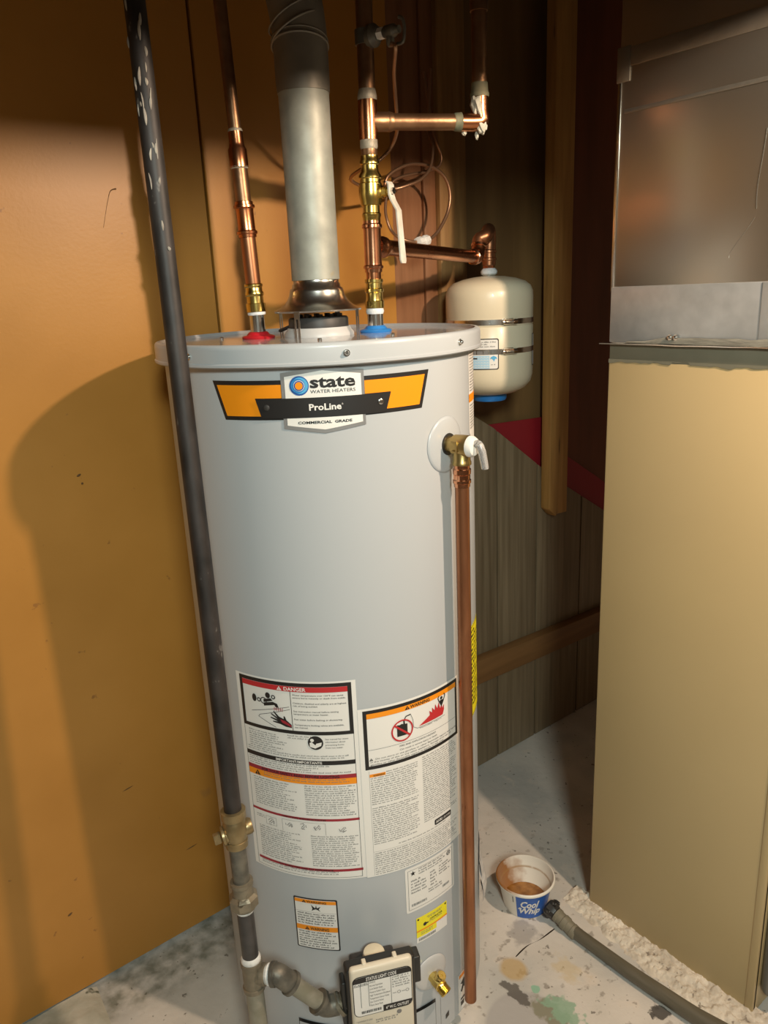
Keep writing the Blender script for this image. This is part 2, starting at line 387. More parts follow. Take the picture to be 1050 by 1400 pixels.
# ================================================================== SETTING
floor = struct(box('floor', (-1.7, -2.7, -.1), (3.3, 1.8, 0), 'concrete'))
struct(box('ceiling', (-1.7, -2.7, 2.45), (3.3, 1.8, 2.55), 'ceiling'))
struct(box('wall_left', (-1.8, -2.7, 0), (-1.7, 1.8, 2.45), 'roomwall'))
struct(box('wall_right', (3.2, -2.7, 0), (3.3, 1.8, 2.45), 'roomwall'))
struct(box('wall_front', (-1.7, -2.7, 0), (3.2, -2.6, 2.45), 'roomwall'))
struct(box('unseen_header', (-1.7, .47, 1.985), (3.2, .51, 2.45), 'roomwall'))  # unseen header, placed and sized to shade the top of the back wall
wall = struct(box('wall_back', (-1.7, 1.68, 0), (3.2, 1.78, 2.45), 'dark_gap'))
W = 1.59
def wboard(name, x0, x1, z0, z1, m, y=W, t=.012, bevel=.0015): return box(name, (x0, y, z0), (x1, y+t, z1), m, wall, bevel, 1)
wboard('board', -1.68, .8085, .012, 2.44, 'board')
wboard('board', .8145, 1.322, .012, 2.44, 'board', y=W+.002)
box('stud', (.76, 1.606, 0), (.86, 1.68, 2.44), 'dark_gap', wall)
box('plywood_sheet', (1.28, 1.622, 0), (1.49, 1.632, 2.44), 'plywood', wall)
box('batten', (1.445, 1.612, 0), (1.487, 1.622, 2.44), 'plywood', wall, .002)
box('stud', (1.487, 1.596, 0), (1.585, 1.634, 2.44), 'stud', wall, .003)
box('plywood_sheet', (1.588, 1.626, .9), (1.96, 1.638, 2.44), 'oldply', wall)
box('plywood_sheet', (1.96, 1.622, .6), (3.19, 1.634, 2.44), 'redwood', wall)
# panelling cut on the slope of the stair behind, one plank per part
def slope(x):
    P = [(1.30, 1.26), (1.573, 1.185), (1.60, 1.182), (1.68, 1.136), (1.893, .982), (2.033, .887), (2.242, .76), (3.2, .14)]
    for (a, za), (b, zb) in zip(P, P[1:]):
        if a <= x <= b: return za + (zb-za)*(x-a)/(b-a)
for a, b in ((1.33, 1.507), (1.513, 1.692), (1.698, 1.879), (1.885, 2.112), (2.118, 2.30), (2.304, 2.49), (2.494, 2.68)):
    xs = [a] + [x for x in (1.573, 1.60, 1.68, 1.893, 2.033, 2.242) if a < x < b] + [b]
    poly = [(a, .004), (b, .004)] + [(x, slope(x)) for x in reversed(xs)]
    prism('plank', [(x, z) for x, z in poly], (0, 1.598, 0), (1, 0, 0), (0, 0, 1), .008, 'panelling', wall, .0012)
prism('red_stripe', [(1.66, 1.145), (1.66, 1.134), (1.70, 1.10), (1.89, .96), (2.05, .86), (2.25, .735), (2.60, .50), (2.60, .64), (2.236, .874), (2.029, 1.0), (1.95, 1.06), (1.93, 1.134)],
      (0, 1.612, 0), (1, 0, 0), (0, 0, 1), .004, 'red_paint', wall)
# back rail and hanging stud
prism('rail', [(1.36, .342), (2.75, .296), (2.75, .374), (1.36, .424)], (0, 1.589, 0), (1, 0, 0), (0, 0, 1), .037, 'rail', wall, .003)
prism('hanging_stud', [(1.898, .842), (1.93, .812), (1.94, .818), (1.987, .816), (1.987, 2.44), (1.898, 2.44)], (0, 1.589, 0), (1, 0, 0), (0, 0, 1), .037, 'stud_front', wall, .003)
# marks in the board: chips and a scratch
for (x, z, a, l) in ((.463, 1.214, .4, .010), (.467, 1.196, .9, .005), (.592, .241, .1, .030), (.462, .473, .15, .026), (.293, .225, .4, .012)):
    d = Vector((math.cos(a), 0, math.sin(a))); q = Vector((x, W, z))
    tube('chip', [q - d*l/2, q, q + d*l/2], .0016 if l > .02 else .0026, 'board_edge', wall, 6, rfun=lambda t, k=(.0014 if l > .02 else .0026): max(.0003, k*math.sin(PI*t)))
tube('scratch', [(.618, W, 1.762), (.606, W, 1.757), (.597, W, 1.735), (.586, W, 1.70), (.583, W, 1.69)], .0008, 'board_edge', wall, 5, rfun=lambda t: .0004 + .0013*(1-t)**4)
# curb of old concrete at the foot of the board; crumbly mortar along the furnace
def heightgrid(name, corners, nx, ny, hfun, m, parent):
    vs = []; fs = []
    a, b, c, d = [Vector(q) for q in corners]
    for j in range(ny+1):
        for i in range(nx+1):
            u, v = i/nx, j/ny; p = (a*(1-u)+b*u)*(1-v) + (d*(1-u)+c*u)*v; p.z = hfun(u, v, p); vs.append(p)
    for j in range(ny):
        for i in range(nx): k = j*(nx+1)+i; fs.append((k, k+1, k+nx+2, k+nx+1))
    return mesh(name, vs, fs, m, parent, True)
from mathutils import noise
def nz(p, s): return noise.noise(Vector(p)*s)
heightgrid('curb', [(.02, 1.44, 0), (.312, 1.44, 0), (.322, 1.589, 0), (.02, 1.589, 0)], 30, 16,
           lambda u, v, p: max(-.004, min(1, 12*min(1-u, 1.0))*min(1, v*3)*(.011 + .003*nz(p, 40)) - .001), 'curb', floor)
def mort(u, v, p):
    edge = min(1, max(-.2, u*3.5 - .12 + .5*nz(p, 30) + .25*nz(p, 80))); return max(-.003, edge*(.004 + .015*u) + (.005*nz(p, 45) + .004*nz(p, 95) + .003*nz(p, 210))*max(0, min(1, u*5)))
heightgrid('mortar_ridge', [(1.275, .42, 0), (1.40, .42, 0), (1.40, 1.03, 0), (1.345, 1.04, 0)], 44, 190, mort, 'mortar', floor)
# crack in the slab
tube('crack', [(1.121, .997, -.0003), (1.165, 1.0, -.0003), (1.205, .992, -.0003), (1.256, .99, -.0003)], .0016, 'dark_gap', floor, 6, rfun=lambda t: .0012 + .0008*math.sin(9*t))

# ================================================================== WATER HEATER
C = (0.8436, 1.2487); TH0 = math.radians(-124.0423); R = .289
TANK = Cyl(C, R, TH0); CAP = Cyl(C, .3038, TH0)
vd = Vector((C[0], C[1], 0)).normalized(); rd = Vector((vd.y, -vd.x, 0))
Cv = Vector((C[0], C[1], 0)); Z = Vector((0, 0, 1))
def rad(deg): a = TH0 + math.radians(deg); return Vector((math.cos(a), math.sin(a), 0))
def tan(deg): a = TH0 + math.radians(deg); return Vector((-math.sin(a), math.cos(a), 0))
heater = thing('water_heater', (C[0], C[1], 0), 'tall grey cylindrical gas water heater with warning labels on concrete floor', 'water heater')
lathe('jacket', (C[0], C[1], 0), Z, [(.016, .20), (.016, R-.004), (.020, R), (1.452, R)], 'jacket', heater, 128)
lathe('base_ring', (C[0], C[1], 0), Z, [(0, R-.012), (.030, R-.012)], 'escutcheon', heater, 96, closed=True)
lathe('top_cap', (C[0], C[1], 0), Z, [(1.440, R), (1.4405, .3035), (1.4425, .3058), (1.4460, .3058), (1.4480, .3038), (1.468, .3036), (1.4735, .3028), (1.4760, .3000), (1.4765, .294), (1.4705, .289), (1.4705, .08), (1.474, .0)], ['jacket', 'cap_top'], heater, 128,
      matfn=lambda i: 1 if i >= 8 else 0, closed=True)
for deg in (-44.5, 7.5, 50.5, 100, 150, 200, 250):
    d = rad(deg); q = Cv + d*.3035 + Z*1.459
    s = lathe('screw', q, d, [(0, .0055), (.002, .0055), (.002, .0036), (.0055, .0034), (.0066, .0024)], 'bright_steel', heater, 12)
for x, y in ((.0, -.15), (.13, -.10), (-.19, .05)):
    lathe('screw', Cv + rd*x + vd*y + Z*1.4705, Z, [(0, .004), (.003, .004), (.004, .003)], 'bright_steel', heater, 10)
# flue outlet, damper, draught hood
lathe('flue_collar', (C[0], C[1], 0), Z, [(1.4705, .066), (1.476, .066), (1.482, .061), (1.487, .059), (1.487, .03)], 'escutcheon', heater, 48)
lathe('flue_damper', (C[0], C[1], 0), Z, [(1.487, .050), (1.487, .0565), (1.502, .0565), (1.5055, .054), (1.5055, .045)], 'damper_black', heater, 48)
for k in range(12):
    a = k*PI/6; q = Cv + Vector((math.cos(a), math.sin(a), 0))*.040 + Z*1.505
    box('damper_tooth', (q.x-.004, q.y-.004, 1.502), (q.x+.004, q.y+.004, 1.511), 'damper_black', heater)
hood = lathe('draft_hood', (C[0], C[1], 0), Z, [(1.5155, .0815), (1.5185, .0825), (1.5195, .0805), (1.524, .070), (1.530, .062), (1.537, .056), (1.545, .052), (1.552, .0505), (1.557, .049), (1.5585, .0455), (1.565, .0445), (1.5665, .0425), (1.573, .0425)], 'hood', heater, 56, closed=True, angle=60)
for deg in (-28, 62, 152, 242):
    d = rad(deg); t = tan(deg); q = Cv + d*.0815
    leg = prism('hood_leg', [(-.0055, 0), (-.002, 0), (-.002, .034), (.002, .034), (.002, 0), (.0055, 0), (.0055, .0475), (-.0055, .0475)], q + Z*1.4705 - d*.0006, t, Z, .0012, 'bright_steel', hood)
    prism('hood_tab', [(-.0055, -.012), (.0055, -.012), (.0055, .0), (-.0055, .0)], q + Z*1.5175, t, d, .0012, 'bright_steel', hood)
# nipples on top with coloured rings
def topfit(name, q, m):
    f = lathe(name, q + Z*1.4705, Z, [(0, .030), (.003, .0315), (.0055, .029), (.007, .022), (.011, .019), (.013, .0165)], m, heater, 36); return f
hotb = Cv - rd*.115 + vd*.006; coldb = Cv + rd*.110 + vd*.03
lab(topfit('hot_ring', hotb, 'red_plastic'), 'red plastic ring'); lab(topfit('cold_ring', coldb, 'blue_plastic'), 'blue plastic ring')
lathe('hot_nipple', hotb + Z*1.474, Z, [(0, .0145), (.050, .0145)], 'steel', heater, 28)
lathe('cold_nipple', coldb + Z*1.474, Z, [(0, .0155), (.042, .0155)], 'steel', heater, 28)
tube('damper_wire', [Cv - rd*.075 + vd*.035 + Z*1.482, Cv - rd*.065 + vd*.01 + Z*1.486, Cv - rd*.055 + vd*.0 + Z*1.490], .0035, 'cable_black', heater, 8)

# ---- name badge
bd = decal('name_badge', TANK, [[(-.1904, 1.4205), (-.1701, 1.3575), (.1704, 1.3590), (.1880, 1.4205)]], 0, 'print_black', heater)
decal('orange_wing', TANK, [[(-.1815, 1.4135), (-.1655, 1.3640), (-.1025, 1.3640), (-.1110, 1.3925), (-.066, 1.3925), (-.066, 1.4135)]], 1, 'print_orange', bd)
decal('orange_wing', TANK, [[(.066, 1.4135), (.066, 1.3925), (.1100, 1.3925), (.1020, 1.3655), (.1650, 1.3655), (.1785, 1.4135)]], 1, 'print_orange', bd)
sh = decal('silver_shield', TANK, [[(-.0655, 1.4315), (0, 1.4405), (.0655, 1.4315), (.0655, 1.3440), (0, 1.3345), (-.0655, 1.3440)]], 2, 'silver', bd)
decal('white_shield', TANK, [[(-.0595, 1.4255), (0, 1.4335), (.0605, 1.4255), (.0605, 1.3490), (0, 1.3405), (-.0595, 1.3490)]], 3, 'label_white', bd)
decal('black_banner', TANK, [[(-.1100, 1.3920), (-.1010, 1.3605), (.1000, 1.3605), (.1100, 1.3920)]], 4, 'print_black', bd)
for s in (-.0915, .0915):
    lathe('screw', TANK.p(s, 1.378, .002), TANK.p(s, 1.378, 1) - TANK.p(s, 1.378, 0), [(0, .005), (.0015, .0046), (.0022, .003)], 'bright_steel' if s > 0 else 'damper_black', bd, 14)
decal('logo_ring', TANK, [disc(-.0368, 1.4110, .0152, 36)], 4, 'logo_dark', bd)
decal('logo_ring', TANK, [disc(-.0357, 1.4113, .0128, 32)], 5, 'logo_light', bd)
decal('logo_ring', TANK, [disc(-.0385, 1.4112, .0112, 32)], 6, 'logo_mid', bd)
decal('logo_ring', TANK, [disc(-.0368, 1.4112, .0086, 28)], 7, 'label_white', bd)
decal('logo_ring', TANK, [disc(-.0368, 1.4112, .0078, 28)], 8, 'logo_dark', bd)
decal('logo_ring', TANK, [disc(-.0368, 1.4112, .0060, 24)], 9, 'print_orange', bd)
text('maker_lettering', TANK, 'state', (-.0200, .0512, 1.4063, 1.4230), 4, 'print_black', bd, bold=.03)
text('maker_lettering', TANK, 'WATER HEATERS', (-.0200, .0508, 1.3985, 1.4038), 4, 'print_black', bd)
text('banner_lettering', TANK, 'ProLine', (-.0235, .0270, 1.3715, 1.3820), 5, 'label_white', bd, bold=.025)
text('banner_lettering', TANK, '®', (.0276, .0302, 1.3785, 1.3812), 5, 'label_white', bd)
text('shield_lettering', TANK, 'COMMERCIAL  GRADE', (-.0425, .0430, 1.3505, 1.3550), 4, 'print_black', bd, bold=.03)

# ---- big left label
LL = decal('danger_label', TANK, [rect(-.2098, .0228, .4790, .8960)], 0, 'label_white', heater)
decal('black_frame', TANK, frame(-.2010, .0150, .7900, .8925, .0070), 1, 'print_black', LL)
decal('red_band', TANK, [rect(-.1940, .0080, .8752, .8855)], 2, 'print_red', LL)
text('heading', TANK, 'DANGER', (-.1060, -.0655, .8768, .8840), 3, 'label_white', LL, bold=.02)
warn_tri(TANK, (-.1150, .8767), .0098, .0078, 3, LL, 'label_white', 'print_red')
decal('rule_line', TANK, [rect(-.0955, -.0943, .797, .8752), rect(-.2005, -.1998, .479+.004, .790), rect(.0140, .0147, .483, .790), rect(-.2, .0145, .4828, .4834), line((-.178, .8237), (-.099, .8440), .0009), line((-.098, .839), (-.160, .8195), .0009), line((-.160, .8195), (-.1635, .815), .0009), line((-.1635, .815), (-.128, .799), .0009)], 1, 'print_black', LL)
# faucet, handles, hand
def ell(cx, cz, a, b): return disc(cx, cz, a, 18, b)
def cross(cx, cz, k):
    return [ell(cx-k*.9, cz, k*.34, k*.85), ell(cx+k*.9, cz, k*.34, k*.85), ell(cx, cz+k*.9, k*.85, k*.34), ell(cx, cz-k*.9, k*.85, k*.34)]
decal('faucet_picture', TANK, [ell(-.1690, .8520, .0048, .0078), *cross(-.1590, .8500, .0034), *ring(-.1490, .8500, .0050, .0068, 20), ell(-.1395, .8620, .0050, .0058), *cross(-.1285, .8600, .0034),
      [(-.149, .846), (-.130, .8505), (-.1215, .8475), (-.1190, .8400), (-.1245, .8400), (-.1275, .8445), (-.149, .8395)], [(-.149, .8530), (-.1340, .8570), (-.1300, .8525), (-.149, .8470)]], 2, 'print_black', LL)
decal('steam_picture', TANK, [line((-.1285+.004*k, .8330), (-.1275+.004*k, .8410), .0010) for k in range(5)] + [rect(-.131, -.113, .8360, .8370)], 2, 'print_dred', LL)
decal('hand_picture', TANK, [[(-.0965, .8020), (-.0965, .8085), (-.1060, .8170), (-.1085, .8240), (-.1110, .8245), (-.1110, .8185), (-.1200, .8225), (-.1295, .8325), (-.1310, .8310), (-.1235, .8205), (-.1350, .8270), (-.1362, .8250), (-.1235, .8165), (-.1370, .8195), (-.1375, .8175), (-.1225, .8120), (-.1330, .8120), (-.1330, .8100), (-.1180, .8075), (-.1080, .8035)]], 2, 'print_black', LL)
decal('burn_picture', TANK, [[(-.0970, .8040), (-.0970, .8078), (-.1075, .8150), (-.1180, .8180), (-.1140, .8110)]], 3, 'print_dred', LL)
lines_text('warning_text', TANK, ['Water temperature over 125°F can cause', 'severe burns instantly or death from scalds.', '', 'Children, disabled and elderly are at highest', 'risk of being scalded.', '', 'See instruction manual before setting', 'temperature at water heater.', '', 'Feel water before bathing or showering.', '', 'Temperature limiting valves are available,', 'see manual.'],
           -.0915, .0045, .8705, .0054, .0031, 1, 'print_black', LL, .008)
decal('manual_symbol', TANK, [disc(-.0550, .7745, .0140, 30)], 2, 'print_black', LL)
decal('reader_picture', TANK, [disc(-.0610, .7800, .0035, 12), [(-.0655, .7665), (-.0660, .7745), (-.0620, .7765), (-.0555, .7700), (-.0535, .7735), (-.0435, .7760), (-.0450, .7690), (-.0560, .7635)]], 3, 'label_white', LL)
lines_text('manual_text', TANK, ['See manual for more', 'information about', 'preventing burns', 'from hot water.'], -.0375, .0040, .7835, .0058, .0034, 1, 'print_black', LL)
decal('black_band', TANK, [rect(-.2, .0145, .7285, .7372)], 1, 'print_black', LL)
text('heading', TANK, 'IMPORTANT/IMPORTANTE', (-.1345, -.0460, .7303, .7357), 2, 'label_white', LL, bold=.02)
decal('red_band', TANK, [rect(-.2, .0150, .6997, .7080)], 1, 'print_dred', LL)
text('heading', TANK, 'FOR YOUR SAFETY READ BEFORE LIGHTING', (-.1680, -.0165, .7010, .7066), 2, 'print_black', LL, bold=.02)
decal('orange_band', TANK, [rect(-.2, .0150, .6868, .6997)], 1, 'print_orange', LL)
warn_tri(TANK, (-.1790, .6882), .0130, .0105, 2, LL)
for q in (rect(-.2, .0155, .6085, .6135), rect(-.197, .0165, .4965, .5020)): decal('dark_red_band', TANK, [q], 1, 'print_dred', LL)
text('heading', TANK, 'LIGHTING INSTRUCTIONS', (-.133, -.047, .6092, .6128), 2, 'print_black', LL, bold=.02)
text('heading', TANK, 'TO TURN OFF GAS TO APPLIANCE', (-.150, -.040, .4973, .5013), 2, 'print_black', LL, bold=.02)
def knobpic(cx, cz, k):
    random.seed(int(cx*1e5)); o = []
    for j in range(6):
        a = random.uniform(0, 2*PI); b = a + random.uniform(.5, 1.2); rr = k*random.uniform(.6, 1)
        o.append(line((cx+rr*math.cos(a), cz+rr*math.sin(a)), (cx+rr*math.cos(b), cz+rr*math.sin(b)), .0011))
    o += [line((cx-k*.5, cz-k*.4), (cx+k*.3, cz+k*.5), .0012), line((cx-k*.1, cz-k*.5), (cx+k*.5, cz+k*.1), .0010)]
    return o
decal('instruction_diagram', TANK, [q for cx in (-.1199, -.0912, -.0638) for q in knobpic(cx, .5945, .0078)] + knobpic(-.1590, .5905, .0085) + knobpic(-.0165, .5915, .0075) + frame(-.1700, -.1465, .5828, .6010, .0006)[0:] + [rect(-.1340, -.1334, .578, .604), rect(-.0490, -.0484, .578, .604), rect(-.134, -.049, .6035, .604)], 2, 'print_grey', LL)
small_print(TANK, [(-.190, -.108, .7460, .7845, .0046, .45), (-.107, -.062, .7790, .7870, .0046, .3), (-.196, .012, .7390, .7480, .0044, .1), (-.196, .012, .7090, .7270, .0045, .4), (-.164, .010, .6875, .6985, .0048, .25),
                   (-.190, -.097, .6200, .6830, .0047, .35), (-.083, .012, .6180, .6840, .0047, .2), (-.192, -.172, .593, .600, .004, 0), (-.188, -.096, .5040, .5760, .0047, .35), (-.078, .012, .5040, .5760, .0047, .2), (-.190, .008, .4860, .4960, .0045, .2)], 1, LL)

# ---- big right label
RL = decal('flammable_vapour_label', TANK, [rect(.0228, .2480, .4770, .8360)], 1, 'label_white', heater, base=.0008)
decal('black_frame', TANK, frame(.0315, .2445, .7110, .8315, .0068), 2, 'print_black', RL)
decal('orange_band', TANK, [rect(.0383, .2390, .8150, .8250)], 3, 'print_orange', RL)
text('heading', TANK, 'WARNING', (.1225, .1660, .8166, .8234), 4, 'print_black', RL, bold=.02)
warn_tri(TANK, (.1165, .8163), .0100, .0075, 4, RL)
decal('gas_can_picture', TANK, [[(.0945, .7660), (.1155, .7660), (.1155, .7885), (.1110, .7885), (.1100, .7960), (.1075, .7960), (.1075, .7890), (.1040, .7905), (.1000, .7890), (.0945, .7900)], line((.109, .796), (.113, .803), .002), line((.113, .803), (.123, .8045), .0022)], 3, 'print_black', RL)
decal('prohibition_ring', TANK, ring(.1050, .7770, .0192, .0222, 36) + [line((.0895, .7905), (.1205, .7635), .0038)], 4, 'print_red', RL)
decal('vapour_line', TANK, [line((.123, .8045), (.1275, .792), .0009), line((.1275, .792), (.1285, .776), .0009), line((.1285, .776), (.137, .771), .0009), line((.137, .771), (.205, .771), .0009), rect(.038, .2405, .7510, .7517)], 3, 'print_grey', RL)
decal('flame_picture', TANK, [[(.1400, .7735), (.1990, .7745), (.2030, .7840), (.2030, .7950), (.1985, .7880), (.1970, .8000), (.1925, .7900), (.1890, .8040), (.1850, .7930), (.1800, .8040), (.1780, .7920), (.1720, .8000), (.1715, .7900), (.1650, .7960), (.1660, .7870)]], 3, 'print_red', RL)
decal('man_picture', TANK, [disc(.1960, .8110, .0032, 14), [(.1895, .8040), (.1960, .7930), (.2030, .8040), (.1990, .8070), (.1930, .8070)], line((.190, .805), (.187, .813), .002), line((.187, .813), (.190, .817), .002), line((.202, .805), (.206, .813), .002), line((.206, .813), (.203, .818), .002)], 4, 'print_black', RL)
text('warning_text', TANK, 'Flammable  Vapors', (.142, .195, .7672, .7702), 3, 'print_black', RL)
lines_text('warning_text', TANK, ['FIRE AND EXPLOSION HAZARD', 'Can result in serious injury or death'], .098, .182, .7478, .0072, .0036, 3, 'print_black', RL)
lines_text('warning_text', TANK, ['     Do not store or use gasoline or other flammable vapors and liquids', 'in the vicinity of this or any other appliance. Storage of or use of', 'gasoline or other flammable vapors or liquids in this area.'], .0410, .238, .7335, .0055, .0033, 3, 'print_black', RL)
warn_tri(TANK, (.0430, .7290), .007, .0055, 3, RL, 'print_black', 'label_white')
decal('orange_tag', TANK, [rect(.0383, .0685, .6945, .7008)], 2, 'print_orange', RL)
text('heading', TANK, 'WARNING', (.0450, .0670, .6955, .6995), 3, 'print_black', RL, bold=.01)
ah = decal('certified_mark', TANK, [rrect(.1700, .2165, .5420, .5545, .003)], 2, 'print_black', RL)
text('heading', TANK, 'AHRI', (.1730, .1900, .5455, .5515), 3, 'label_white', RL, bold=.02)
text('heading', TANK, 'CERTIFIED', (.1925, .2140, .5460, .5505), 3, 'label_white', RL)
decal('rule_line', TANK, [rect(.0375, .0379, .480, .708), rect(.2425, .2429, .480, .708), rect(.0375, .243, .5320, .5324)], 2, 'print_grey', RL)
small_print(TANK, [(.070, .136, .6950, .7020, .0046, 0), (.040, .136, .6350, .6930, .0046, .15), (.040, .136, .5440, .6290, .0046, .25), (.1450, .2390, .5600, .7060, .0046, .22), (.088, .200, .5340, .5395, .0045, 0), (.040, .236, .4990, .5290, .0046, .3), (.040, .236, .4800, .4960, .0044, .3)], 2, RL)

# ---- rating plate, yellow tag, small warning label, side labels
RP = decal('rating_label', TANK, [rrect(.0980, .2225, .3670, .4720, .004)], 0, 'label_white', heater)
decal('rule_line', TANK, frame(.1035, .2165, .3730, .4660, .0007), 1, 'print_grey', RP)
def star(cx, cz, r): return [(cx + (r if k % 2 == 0 else r*.42)*math.sin(PI*k/5), cz + (r if k % 2 == 0 else r*.42)*math.cos(PI*k/5)) for k in range(10)]
decal('star_mark', TANK, [star(.1150, .4570, .0062)], 1, 'print_black', RP)
decal('approval_mark', TANK, ring(.2060, .4580, .0042, .0056, 20) + [line((.203, .4565), (.206, .4615), .0012), line((.206, .4615), (.209, .4565), .0012), line((.203, .4565), (.209, .4565), .0012)], 1, 'print_black', RP)
bars = []; s = .110
random.seed(9)
while s < .145: wd = random.uniform(.0005, .0016); bars.append(rect(s, s+wd, .3800, .3858)); s += wd + random.uniform(.0005, .0013)
s = .187
while s < .206: wd = random.uniform(.0005, .0016); bars.append(rect(s, s+wd, .3855, .3910)); s += wd + random.uniform(.0005, .0013)
decal('barcode', TANK, bars, 1, 'print_grey', RP, step=0)
small_print(TANK, [(.128, .196, .4450, .4640, .0056, .25), (.110, .150, .4080, .4420, .0070, .5), (.155, .175, .4060, .4420, .0074, .3), (.178, .213, .4220, .4440, .0062, .4), (.150, .188, .3930, .4040, .0056, .3)], 1, RP)
YT = decal('yellow_tag', TANK, [rect(.1180, .1968, .2858, .3470)], 0, 'label_white', heater)
decal('yellow_print', TANK, [rect(.1180, .1968, .3140, .3470), rect(.1180, .1670, .2990, .3140)], 1, 'print_yellow', YT)
decal('orange_stripe', TANK, [rect(.1180, .1968, .3128, .3160)], 2, 'print_orange', YT)
decal('tag_mark', TANK, [disc(.1225, .3425, .0022, 12), disc(.1925, .3425, .0022, 12), disc(.1380, .3255, .0042, 14), rect(.138, .1465, .3240, .3270)], 2, 'print_black', YT)
text('heading', TANK, 'IMPORTANT NOTICE', (.1435, .1820, .3385, .3415), 2, 'print_grey', YT)
text('heading', TANK, 'CONTRACTOR', (.1500, .1830, .3280, .3325), 2, 'print_black', YT, bold=.02)
small_print(TANK, [(.146, .180, .3340, .3380, .0040, 0), (.128, .162, .3010, .3105, .0044, .2), (.149, .184, .3215, .3265, .0042, .1)], 2, YT)
s = .123; bars = []
while s < .164: wd = random.uniform(.0005, .0014); bars.append(rect(s, s+wd, .2895, .2955)); s += wd + random.uniform(.0005, .0012)
decal('barcode', TANK, bars, 1, 'print_grey', YT, step=0)
WL = decal('small_warning_label', TANK, [rrect(-.1255, -.0375, .3095, .4305, .003)], 0, 'print_black', heater)
decal('label_field', TANK, [rrect(-.1228, -.0402, .3122, .4278, .0025)], 1, 'label_white', WL)
for q in (rect(-.1228, -.0402, .4195, .4272), rect(-.1228, -.0402, .3545, .3658)): decal('orange_band', TANK, [q], 2, 'print_orange', WL)
text('heading', TANK, 'WARNING', (-.0985, -.0590, .4205, .4258), 3, 'print_black', WL, bold=.02)
text('heading', TANK, 'WARNING', (-.0945, -.0570, .3565, .3632), 3, 'print_black', WL, bold=.02)
warn_tri(TANK, (-.1035, .4203), .0085, .0062, 3, WL); warn_tri(TANK, (-.1010, .3562), .0090, .0075, 3, WL)
decal('explosion_picture', TANK, [[(-.0890, .4020), (-.0870, .4075), (-.0895, .4165), (-.0845, .4115), (-.0815, .4090), (-.0795, .4165), (-.0780, .4095), (-.0705, .4140), (-.0745, .4075), (-.0715, .4020), (-.0765, .4055), (-.0805, .4070), (-.0850, .4050)]], 2, 'print_black', WL)
decal('rule_line', TANK, [rect(-.1228, -.0402, .3985, .3989)], 2, 'print_grey', WL)
small_print(TANK, [(-.119, -.042, .3670, .3960, .0058, .25), (-.119, -.042, .3140, .3520, .0056, .25)], 2, WL, 'print_black')
US = decal('upper_side_label', TANK, [[(.3280, 1.4380), (.4300, 1.4380), (.4300, 1.2700), (.3560, 1.2700), (.3280, 1.2900)]], 0, 'label_white', heater)
decal('orange_band', TANK, [rect(.3280, .4300, 1.3450, 1.3600)], 1, 'print_orange', US)
small_print(TANK, [(.333, .42, 1.3640, 1.4350, .0052, .3), (.334, .42, 1.2950, 1.3400, .0052, .3)], 1, US)
EG = decal('energy_label', TANK, [rect(.2560, .3900, .7050, .9050)], 0, 'print_yellow', heater)
decal('rule_line', TANK, frame(.2585, .3880, .7080, .9020, .0012) + [rect(.2585, .388, .88, .8812)], 1, 'print_black', EG)
small_print(TANK, [(.300, .385, .725, .895, .010, .4)], 1, EG, 'print_black')
LS = decal('lower_side_label', TANK, [rect(.2290, .3000, .0230, .1230)], 0, 'label_white', heater)
decal('orange_band', TANK, [rect(.2330, .2960, .1110, .1200)], 1, 'print_orange', LS)
decal('label_picture', TANK, [[(.238, .095), (.252, .104), (.258, .088), (.268, .072), (.262, .068), (.250, .080), (.243, .070), (.238, .075), (.246, .090)], rect(.238, .262, .050, .055), rect(.238, .250, .034, .046)], 1, 'print_black', LS)
# paper pouch on the far right flank
pq = TANK
for k, (a, b, c2, d2, off) in enumerate(((.372, .44, .215, .33, .010), (.380, .46, .24, .345, .004), (.366, .44, .19, .30, .016))):
    vs = []; fs = []
    for j in range(7):
        for i in range(5):
            s_ = a + (b-a)*i/4; z_ = c2 + (d2-c2)*j/6; vs.append(TANK.p(s_, z_, .002 + off*math.sin(PI*min(1, j/6+.15))*(.6 + .4*math.sin(PI*i/4))))
    for j in range(6):
        for i in range(4): q = j*5+i; fs.append((q, q+1, q+6, q+5))
    mesh('manual_pouch', vs, fs, 'paper', heater)
# jacket seam, slot, burner access door
decal('jacket_seam', TANK, [rect(.1717, .1724, .03, .225)], 0, 'print_grey', heater)
decal('vent_slot', TANK, [[(.186, .043), (.196, .047), (.196, .060), (.186, .055)]], 0, 'black_plastic', heater)
door = decal('access_door', TANK, [rect(-.135, .1540, .022, .1180)], 5, 'jacket', heater, base=.003)
decal('door_shadow_gap', TANK, [rect(-.139, .158, .0215, .1215)], 1, 'black_plastic', heater)

# ---- escutcheons and valves
def dome_plate(name, surf, s0, z0, r, m, parent):
    vs = [surf.p(s0, z0, .006)]; fs = []; N = 40
    prof = [(.35, .0058), (.7, .005), (.9, .0038), (.97, .0026), (1.0, .0008)]
    for (k, o_) in prof:
        for i in range(N): a = 2*PI*i/N; vs.append(surf.p(s0 + r*k*math.cos(a), z0 + r*k*math.sin(a), o_))
    for i in range(N): fs.append((0, 1+i, 1+(i+1) % N))
    for j in range(len(prof)-1):
        for i in range(N): a, b = 1+j*N+i, 1+j*N+(i+1) % N; fs.append((a, b, b+N, a+N))
    return mesh(name, vs, fs, m, parent)
dome_plate('relief_escutcheon', TANK, .2295, 1.287, .0495, 'jacket', heater)
dome_plate('drain_escutcheon', TANK, .1490, .1960, .0405, 'escutcheon', heater)
